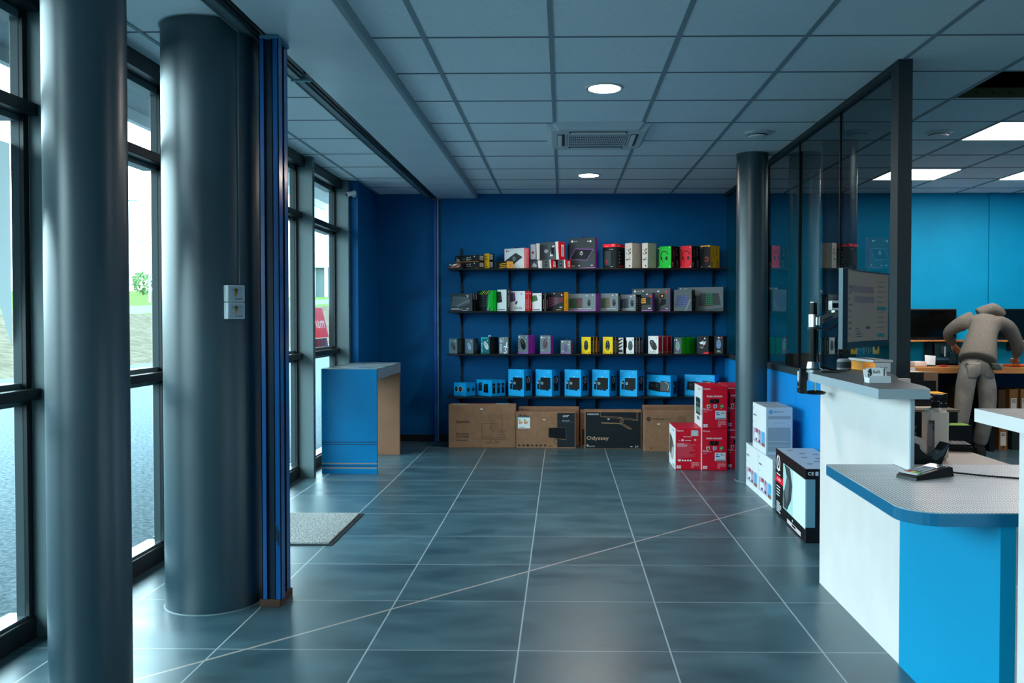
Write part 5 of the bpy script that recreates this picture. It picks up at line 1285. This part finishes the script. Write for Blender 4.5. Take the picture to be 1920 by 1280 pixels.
b.line('F', [(.275,.945),(.275,.835),(.93,.73),(.93,.945)], .002, TN); b.line('F', [(.29,.85),(.58,.825),(.91,.76),(.91,.945)], .0015, TN)
b.line('F', [(.60,.81),(.65,.80),(.68,.70),(.62,.66),(.30,.68),(.30,.66),(.62,.645),(.80,.505),(.82,.52),(.68,.64),(.64,.66),(.62,.72),(.66,.76)], .003, TN)
b.text('F', .05, .05, .012, 'HDMI', TXT, w=.07); b.disc('F', .05, .09, .009, TXT, 8); b.text('F', .88, .04, .020, '24', TXT, w=.035); b.lines('F', .8, .05, .86, .09, 1, TXT); b.rect('F', .40, .755, .435, .78, W)
tag(b.build('monitor_carton', loc=(.5095, 8.735+d/2, 0)), 'black fronted monitor carton with large tan lettering', 'box', 'monitor cartons')
w, d, h = .60, .13, .405
b = Box(w, d, h, KR, KR2, KR2, bev=.004)
b.disc('F', .08, .80, .021, INK); b.text('F', .063, .785, .016, 'hp', KR, True, italic=.2, w=.020); b.text('F', .135, .775, .018, 'EliteDisplay', INK, True, w=.12); b.text('F', .345, .777, .016, 'E243m', INKL, w=.07); b.line('F', [(.04,.74),(.52,.74)], .0015, INKL); b.rect('F', .22, .665, .265, .69, W); b.line('F', [(.06,.05),(.06,.12),(.14,.12),(.14,.05),(.06,.05)], .0015, INKL); b.disc('F', .12, .09, .007, INK)
b.rect('F', .535, .2, .70, .87, KR2)
o = tag(b.build('monitor_carton', loc=(1.10, 8.55+d/2, 0)), 'brown monitor carton with a round black logo, partly behind the red cartons', 'box', 'monitor cartons')
b = Box(.62, .15, .435, KR2, KR2, KR2, bev=.004)
o = tag(b.build('monitor_carton', loc=(1.120, 8.70+.08, 0), rz=0), 'taller brown carton directly behind the one with the round logo', 'box', 'monitor cartons'); seam(o, .62, .15, .435)
# red printer cartons
RC = M('#dc0d2a', .42, 0, .25); RCT = M('#b80d2b', .42, 0, .25); PK = M('#e7c3c8', .45); LG_ = M('#cfd8dc', .4)
def canon(kind, w=.222, d=.42, h=.361):
    b = Box(w, d, h, RC, RC, RCT, W, bev=.003)
    b.rect('F', 0, 0, .025, 1, W); b.text('F', .06, .925, .014, 'Canon', W, True, w=.058)
    b.text('L', .04, .93, .02, 'C', RC, True); b.lines('L', .55, .90, .95, .95, 1, GM)
    if kind == 0:
        b.text('F', .19, .745, .014, 'PIXMA MG3650S', W, True, w=.135)
        b.rect('F', .32, .60, .67, .70, K); b.rect('F', .29, .60, .33, .68, GD); b.disc('F', .5, .65, .005, RD)
        for u, c in ((.19, '#e0c9b0'), (.45, '#a9c4d8'), (.71, '#2f9a56')): b.rect('F', u, .50, u+.135, .57, M(c, .5)); b.lines('F', u, .475, u+.12, .49, 1, PK)
        b.disc('F', .265, .53, .008, K); b.disc('F', .52, .535, .008, BLU); b.poly('F', [(.745,.53),(.77,.51),(.82,.56)], W)
        b.lines('F', .07, .44, .42, .475, 2, PK); b.rect('F', .06, .44, .13, .485, M('#d5a0a8', .5)); b.lines('F', .07, .395, .3, .41, 1, PK)
        b.rect('F', .52, .225, .94, .425, LG_); b.lines('F', .56, .32, .72, .41, 2, BLU); b.lines('F', .74, .36, .92, .41, 2, GM); b.rect('F', .56, .235, .92, .255, M('#3b5f80', .5))
    else:
        b.rect('F', .62, .815, .90, .955, WG); b.lines('F', .65, .83, .87, .94, 5, LG_)
        b.text('F', .32, .785, .010, 'PIXMA MG3650S', W, w=.07)
        b.rect('F', .24, .69, .33, .735, LG_); b.lines('F', .15, .70, .22, .725, 1, W); b.lines('F', .38, .70, .72, .725, 1, W, seed=3); b.disc('F', .78, .72, .009, PK)
        b.lines('F', .07, .30, .86, .66, 14, M('#d8697a', .5), .35); b.lines('F', .07, .56, .5, .65, 3, PK, .4)
        for q, u in enumerate((.17, .30, .40, .50, .60)): b.disc('F', u, .225, .009 if q == 0 else .006, W, 10, 1.5)
        b.lines('F', .07, .255, .4, .27, 1, PK)
    for v in (.035, .075): b.rect('F', .06, v, .13, v+.03, W); b.rect('F', .14, v, .23, v+.03, M('#e9d4d6', .5))
    for q in range(7):
        u = .64+.105*(q % 3); v = .145-.047*(q//3); b.line('F', [(u,v),(u+.075,v),(u+.075,v+.037),(u,v+.037),(u,v)], .0012, W)
    # left side: a printed phone or photo
    if kind == 0:
        b.poly('L', [(.22,.28),(.78,.28),(.80,.66),(.74,.69),(.26,.69),(.20,.66)], M('#22343a', .3)); b.rect('L', .28, .34, .72, .46, M('#5aa08c', .4)); b.rect('L', .3, .5, .7, .62, M('#1a2529', .4)); b.lines('L', .3, .52, .68, .6, 2, GM); b.disc('L', .5, .385, .02, M('#b24a4a', .4)); b.rect('L', .36, .16, .72, .24, GM); b.disc('L', .92, .42, .012, TQD); b.disc('L', .92, .34, .012, GD)
    else:
        b.poly('L', [(.05,.30),(.62,.18),(.75,.35),(.70,.60),(.45,.72),(.08,.78)], M('#5b5650', .4)); b.poly('L', [(.25,.2),(.62,.16),(.70,.34),(.5,.5),(.38,.3)], M('#c9a98c', .4)); b.poly('L', [(.45,.32),(.66,.28),(.62,.52)], M('#d5d9dc', .4)); b.disc('L', .82, .55, .012, TQD); b.rect('L', .6, .06, .95, .09, GM)
    return b
def handle(o, d, h):
    g = G(); g.prism([(-.05, h+.0002), (.05, h+.0002), (.043, h+.006), (.03, h+.013), (-.03, h+.013), (-.043, h+.006)], 'y', -.004, .004, RB); g.build('carry_handle', o)
o = tag(canon(1).build('printer_carton', loc=(1.088, 7.535+.21, 0), rz=0), 'red and white printer carton standing alone in front of the brown cartons', 'box', 'red printer cartons')
o = tag(canon(0).build('printer_carton', loc=(1.312, 7.515+.21, 0)), 'red printer carton at the bottom of the stack beside the column', 'box', 'red printer cartons')
o = tag(canon(0, h=.365).build('printer_carton', loc=(1.314, 7.51+.21, .3618)), 'red printer carton on top of the stack beside the column', 'box', 'red printer cartons'); handle(o, .42, .365)
o = tag(canon(0, w=.20, h=.365).build('printer_carton', loc=(1.532, 7.60+.21, .3618)), 'red printer carton half hidden behind the column, upper one', 'box', 'red printer cartons')
o = tag(canon(0, w=.20).build('printer_carton', loc=(1.532, 7.60+.21, 0)), 'red printer carton hidden behind the column, lower one', 'box', 'red printer cartons')
# white printer cartons against the partition
HS = M('#b4c3cf', .42); HW = M('#e6eaec', .42); HB = M('#1f97cf', .42)
def hp(w, d, h):
    b = Box(w, d, h, HS, HS, M('#97a6ad', .42), HW, bev=.0025)
    b.disc('F', .18, .905, .014, HB); b.text('F', .145, .893, .009, 'hp', HW, True, italic=.2, w=.013); b.word('F', .30, .90, .009, 9, K, w=.05); b.lines('F', .58, .90, .72, .925, 1, GM)
    b.rect('F', .08, .76, .93, .825, M('#93a3ae', .45)); b.ring('F', .34, .65, .010, .008, M('#7d8c96', .5), 90, 250); b.line('F', [(.34,.68),(.66,.68)], .002, M('#7d8c96', .5)); b.line('F', [(.66,.68),(.70,.65)], .002, M('#7d8c96', .5))
    b.rect('F', .07, .08, .90, .58, M('#8fa0ab', .45)); b.rect('F', .07, .195, .90, .205, HS); b.rect('F', .07, .285, .90, .295, HS); b.lines('F', .88, .1, .91, .56, 12, GM)
    b.disc('L', .06, .88, .012, M('#8fd0de', .5)); b.word('L', .05, .72, .012, 10, GD, w=.11); b.lines('L', .05, .57, .2, .6, 1, WG)
    b.poly('L', [(.05,.15),(.94,.15),(.94,.45),(.05,.45)], M('#b9adc6', .45)); b.rect('L', .26, .38, .42, .46, M('#a83a52', .45)); b.rect('L', .50, .36, .58, .46, M('#9a6048', .45)); b.rect('L', .74, .22, .90, .46, M('#2fb4e4', .45)); b.poly('L', [(.14,.2),(.46,.2),(.46,.32),(.4,.36),(.2,.36),(.14,.32)], HW); b.rect('L', .24, .2, .36, .25, M('#3c3a68', .45)); b.rect('L', .48, .18, .60, .24, M('#4a4652', .45)); b.rect('L', .72, .15, .92, .22, M('#8a5a40', .45))
    return b
o = tag(hp(.185, .44, .335).build('printer_carton', loc=(1.452+.0925, 6.01+.22, 0)), 'white printer carton on the floor nearest the black speaker carton', 'box', 'white printer cartons'); seam(o, .185, .44, .335, M('#b4c3cf', .4))
o = tag(hp(.185, .42, .335).build('printer_carton', loc=(1.452+.0925, 6.455+.21, 0)), 'white printer carton on the floor next to the column foot', 'box', 'white printer cartons')
o = tag(hp(.190, .43, .342).build('printer_carton', loc=(1.452+.095, 6.21+.215, .3362)), 'white printer carton lying on top of the two white ones', 'box', 'white printer cartons'); seam(o, .19, .43, .342, M('#b4c3cf', .4))
w, d, h = .255, .83, .435
b = Box(w, d, h, K2, K2, M('#aab9c0', .45), K, bev=.003)
b.rect('F', .0, .21, .22, .86, M('#6f9aa8', .4)); b.rect('F', .0, .21, .02, .86, M('#b9d6da', .4)); b.rect('F', .0, .9, .28, .995, K); b.text('F', .05, .915, .020, 'CE', W, True, w=.035); b.rect('F', .22, .91, .29, .965, TXT)
b.rect('L', .285, .185, 1, .855, M('#b5dcd8', .42)); b.poly('L', [(.30,.2),(.42,.2),(.56,.40),(.60,.62),(.52,.84),(.34,.85),(.42,.66),(.36,.5),(.29,.44)], M('#3d4448', .4)); b.poly('L', [(.33,.46),(.40,.30),(.46,.42),(.50,.64),(.44,.78)], M('#5f696e', .4)); b.line('L', [(.34,.84),(.50,.66),(.52,.40),(.42,.22)], .012, M('#20262a', .4)); b.rect('L', .62, .19, 1, .85, M('#dff0ef', .42))
b.ring('L', .11, .80, .055, .038, W, 100, 440, 26); b.poly('L', [(.105,.74),(.13,.78),(.115,.86),(.10,.86),(.095,.78)], W); b.rect('L', .05, .70, .18, .72, W); b.rect('L', .05, .62, .18, .64, W); b.rect('L', .02, .50, .285, .60, RB); b.word('L', .06, .535, .018, 7, W, w=.12)
for q in range(4): b.rect('L', .05, .30+.045*q, .16+.01*q, .315+.045*q, W)
b.lines('L', .05, .05, .24, .22, 5, TXT, .6); b.rect('L', .44, .03, .88, .09, M('#d7c4c8', .5)); b.rect('L', .60, .05, .72, .08, K); b.disc('L', .62, .13, .008, W)
for q, (u, v) in enumerate(((.2,.2),(.45,.3),(.3,.5),(.6,.45),(.4,.7),(.7,.65),(.2,.85))): b.rect('T', u, v, u+.14, v+.03, M('#4c5c66', .5))
b.rect('T', .8, .22, .98, .28, M('#c25a86', .5)); b.rect('T', .6, .06, .75, .12, M('#4f8692', .5))
o = tag(b.build('computer_case_carton', loc=(1.433+w/2, 5.07+d/2, 0), rz=math.radians(-2.0)), 'black and pale green carton standing beside the white counter', 'box')
# ================================================================= the person bent over the bench
fab = noisy('grey_knit_fabric', '#5f5d58', '#75726b', 120, rough=.95, bump=.5, bscale=260, spec=.1)
den = noisy('washed_grey_denim', '#6c6d6b', '#8f8c83', 7, rough=.9, bump=.25, bscale=200, spec=.1)
skn = M('#b98263', .55); shoe = M('#23211f', .6); hairm = noisy('dark_brown_hair', '#241a13', '#38281c', 60, rough=.7)
def skin_obj(name, verts, edges, mat, parent, root=0, sub=2):
    me = bpy.data.meshes.new(name); me.from_pydata([v[:3] for v in verts], edges, []); me.materials.append(mat)
    o = bpy.data.objects.new(name, me); COL.objects.link(o); o.parent = parent
    md = o.modifiers.new('skin', 'SKIN'); md.use_smooth_shade = True; md.branch_smoothing = .95
    for i, v in enumerate(verts):
        q = me.skin_vertices[0].data[i]; q.radius = (v[3], v[4] if len(v) > 4 else v[3]); q.use_root = (i == root)
    s = o.modifiers.new('subdivision', 'SUBSURF'); s.levels = sub; s.render_levels = sub
    if name != 'body':
        sm = o.modifiers.new('relax', 'SMOOTH'); sm.factor = .5; sm.iterations = 7
    return o
P0 = (3.90, 8.20, 0)
person = empty('person', P0, 0, 'person in grey sweater and washed jeans bent over the workbench, back turned', 'person')
def L0(v): return (v[0]-P0[0], v[1]-P0[1], v[2]) + tuple(v[3:])
def hand(base, d, up, side):     # base: palm centre; d: finger direction; fingers fan out along side
    d = Vector(d).normalized(); s = Vector(side).normalized(); u = Vector(up).normalized(); vs = []; es = []
    return d, s, u
B = []; E = []
def add(v, r, p=None):
    B.append(L0((*v, *(r if isinstance(r, tuple) else (r,))))); 
    if p is not None: E.append((p, len(B)-1))
    return len(B)-1
pel = add((3.905, 8.22, .90), .085)
wai = add((3.955, 8.31, 1.05), .085, pel); che = add((4.06, 8.46, 1.22), .10, wai); upc = add((4.14, 8.56, 1.295), .065, che)
nck = add((4.21, 8.70, 1.315), .052, upc); hb = add((4.235, 8.78, 1.295), .070, nck); hd = add((4.245, 8.85, 1.225), .090, hb); ht = add((4.245, 8.90, 1.15), .065, hd)
def arm(sh, el, wr, hd_, fingers):
    a = add(sh, .042, upc); m = add(tuple((Vector(sh)*.5+Vector(el)*.5)), .042, a); e = add(el, .034, m); f = add(tuple(Vector(el)*.55+Vector(wr)*.45), .034, e); w = add(wr, .028, f)
    p = add(hd_, (.036, .018), w); d = (Vector(hd_)-Vector(wr)).normalized(); s = d.cross(Vector((0,0,1))).normalized()
    for k, (off, ln, r) in enumerate(((-.028,.060,.0085), (-.010,.072,.009), (.009,.068,.009), (.026,.054,.008))):
        b0 = Vector(hd_)+d*.045+s*off; b1 = b0+d*ln*.5+Vector((0,0,-.006)); b2 = b1+d*ln*.4+Vector((0,0,-.022))
        i0 = add(tuple(b0), r+.001, p); i1 = add(tuple(b1), r, i0); add(tuple(b2), r*.85, i1)
    t0 = Vector(hd_)-d*.01-s*.04; t1 = t0+d*.035-s*.012+Vector((0,0,-.01)); t2 = t1+d*.028+Vector((0,0,-.012))
    i0 = add(tuple(t0), .011, p); i1 = add(tuple(t1), .0095, i0); add(tuple(t2), .008, i1)
SHL, ELL, WRL, HDL = (3.945, 8.56, 1.30), (3.80, 8.66, 1.17), (3.93, 8.80, 1.055), (3.985, 8.85, 1.02)
SHR, ELR, WRR, HDR = (4.34, 8.55, 1.27), (4.475, 8.60, 1.045), (4.50, 8.69, .925), (4.53, 8.745, .905)
arm(SHL, ELL, WRL, HDL, None); arm(SHR, ELR, WRR, HDR, None)
HPL, KNL, ANL, TOL = (3.795, 8.215, .83), (3.745, 8.17, .47), (3.69, 8.20, .085), (3.67, 8.32, .035)
HPR, KNR, ANR, TOR = (3.995, 8.225, .83), (3.975, 8.17, .475), (3.925, 8.24, .085), (3.915, 8.36, .035)
legs = []
for hp_, kn, an, to in ((HPL, KNL, ANL, TOL), (HPR, KNR, ANR, TOR)):
    a = add(hp_, .080, pel); m = add(tuple(Vector(hp_)*.5+Vector(kn)*.5), .070, a); k = add(kn, .056, m); c = add(tuple(Vector(kn)*.6+Vector(an)*.4), .055, k); n_ = add(an, .038, c); add(to, (.042, .026), n_)
skin_obj('body', B, E, skn, person)
def chain(name, spec, mat, root=0, sub=2):
    vs = []; es = []
    for v, r, p in spec:
        vs.append(L0((*v, *(r if isinstance(r, tuple) else (r,)))))
        if p is not None: es.append((p, len(vs)-1))
    return skin_obj(name, vs, es, mat, person, root, sub)
mid = lambda a, b, t=.5: tuple(Vector(a)*(1-t)+Vector(b)*t)
sweater = chain('sweater', [((3.882, 8.192, .895), (.186, .166), None), ((3.893, 8.206, .918), (.196, .172), 0), ((3.905, 8.222, .945), (.192, .168), 1), ((3.94, 8.275, 1.03), (.178, .152), 2), ((4.03, 8.40, 1.17), (.184, .150), 3), ((4.12, 8.515, 1.29), (.188, .158), 4), ((4.17, 8.65, 1.34), (.115, .10), 5),
    (mid((4.12, 8.515, 1.29), SHL, .55), .112, 5), (mid(SHL, ELL, .2), .088, 7), (mid(SHL, ELL, .6), .070, 8), (ELL, .062, 9), (mid(ELL, WRL, .5), .056, 10), (mid(ELL, WRL, .98), .044, 11),
    (mid((4.12, 8.515, 1.29), SHR, .55), .114, 5), (mid(SHR, ELR, .2), .090, 13), (mid(SHR, ELR, .6), .074, 14), (ELR, .067, 15), (mid(ELR, WRR, .5), .060, 16), (mid(ELR, WRR, .95), .046, 17)], fab, 5)
jeans = chain('jeans', [((3.915, 8.225, .975), (.160, .138), None), ((3.895, 8.210, .885), (.172, .148), 0),
    (HPL, (.122, .125), 1), (mid(HPL, KNL, .5), .102, 2), (KNL, .083, 3), (mid(KNL, ANL, .45), .080, 4), (mid(KNL, ANL, .96), .072, 5),
    (HPR, (.122, .125), 1), (mid(HPR, KNR, .5), .104, 7), (KNR, .085, 8), (mid(KNR, ANR, .45), .080, 9), (mid(KNR, ANR, .96), .076, 10)], den, 1)
hood = chain('hood', [((4.075, 8.60, 1.36), .054, None), ((4.14, 8.59, 1.40), .066, 0), ((4.225, 8.60, 1.408), .074, 1), ((4.30, 8.62, 1.375), .064, 2), ((4.345, 8.625, 1.33), .050, 3)], fab, 1); hood.parent = sweater
chain('hair', [((4.235, 8.775, 1.315), .060, None), ((4.24, 8.82, 1.31), .086, 0), ((4.245, 8.885, 1.24), .086, 1)], hairm, 1, 3)
for an, to in ((ANL, TOL), (ANR, TOR)):
    g = G(); q = Vector(to)-Vector(an); a = math.atan2(q.x, q.y)
    pts = [(-.07,0),(.20,0),(.205,.03),(.17,.055),(.09,.075),(.05,.115),(-.06,.115),(-.085,.06)]
    bm = bmesh.new()
    vs = [bm.verts.new((s_*.045*(1 if 0 < y < .17 else .85), y, z)) for s_ in (-1, 1) for y, z in pts]; n = len(pts)
    bm.faces.new(vs[:n][::-1]); bm.faces.new(vs[n:])
    for k in range(n): bm.faces.new((vs[k], vs[(k+1) % n], vs[n+(k+1) % n], vs[n+k]))
    bmesh.ops.recalc_face_normals(bm, faces=bm.faces[:]); bmesh.ops.bevel(bm, geom=bm.edges[:], offset=.014, segments=3, affect='EDGES')
    g.bm(bm, shoe, True); g.build('shoe', person, loc=(an[0]-P0[0], an[1]-P0[1]-.0, 0), rz=-a, sharp=60)
# back pockets laid on the jeans
for c, w_, tl in (((3.825, 8.02, .835), .125, .10), ((3.985, 8.03, .835), .10, -.12)):
    bm = bmesh.new(); bmesh.ops.create_grid(bm, x_segments=10, y_segments=10, size=.5)
    for v in bm.verts:
        x, y = v.co.x*w_, v.co.y*.13; y -= .018*(1-abs(v.co.x)*2) if v.co.y < -.45 else 0
        v.co = (x*math.cos(tl)-y*math.sin(tl), 0, x*math.sin(tl)+y*math.cos(tl))
    me = bpy.data.meshes.new('pocket'); bm.to_mesh(me); bm.free(); me.materials.append(noisy('faded_denim_pocket', '#7d7d7a', '#9c988e', 9, rough=.9, bump=.2, bscale=200, spec=.1))
    for p in me.polygons: p.use_smooth = True
    o = bpy.data.objects.new('pocket', me); COL.objects.link(o); o.parent = jeans; o.location = L0(c)
    sw = o.modifiers.new('lay', 'SHRINKWRAP'); sw.target = jeans; sw.wrap_method = 'PROJECT'; sw.use_project_y = True; sw.use_positive_direction = True; sw.use_negative_direction = False; sw.use_project_z = False; sw.offset = .002
    so = o.modifiers.new('cloth', 'SOLIDIFY'); so.thickness = .004; so.offset = 1
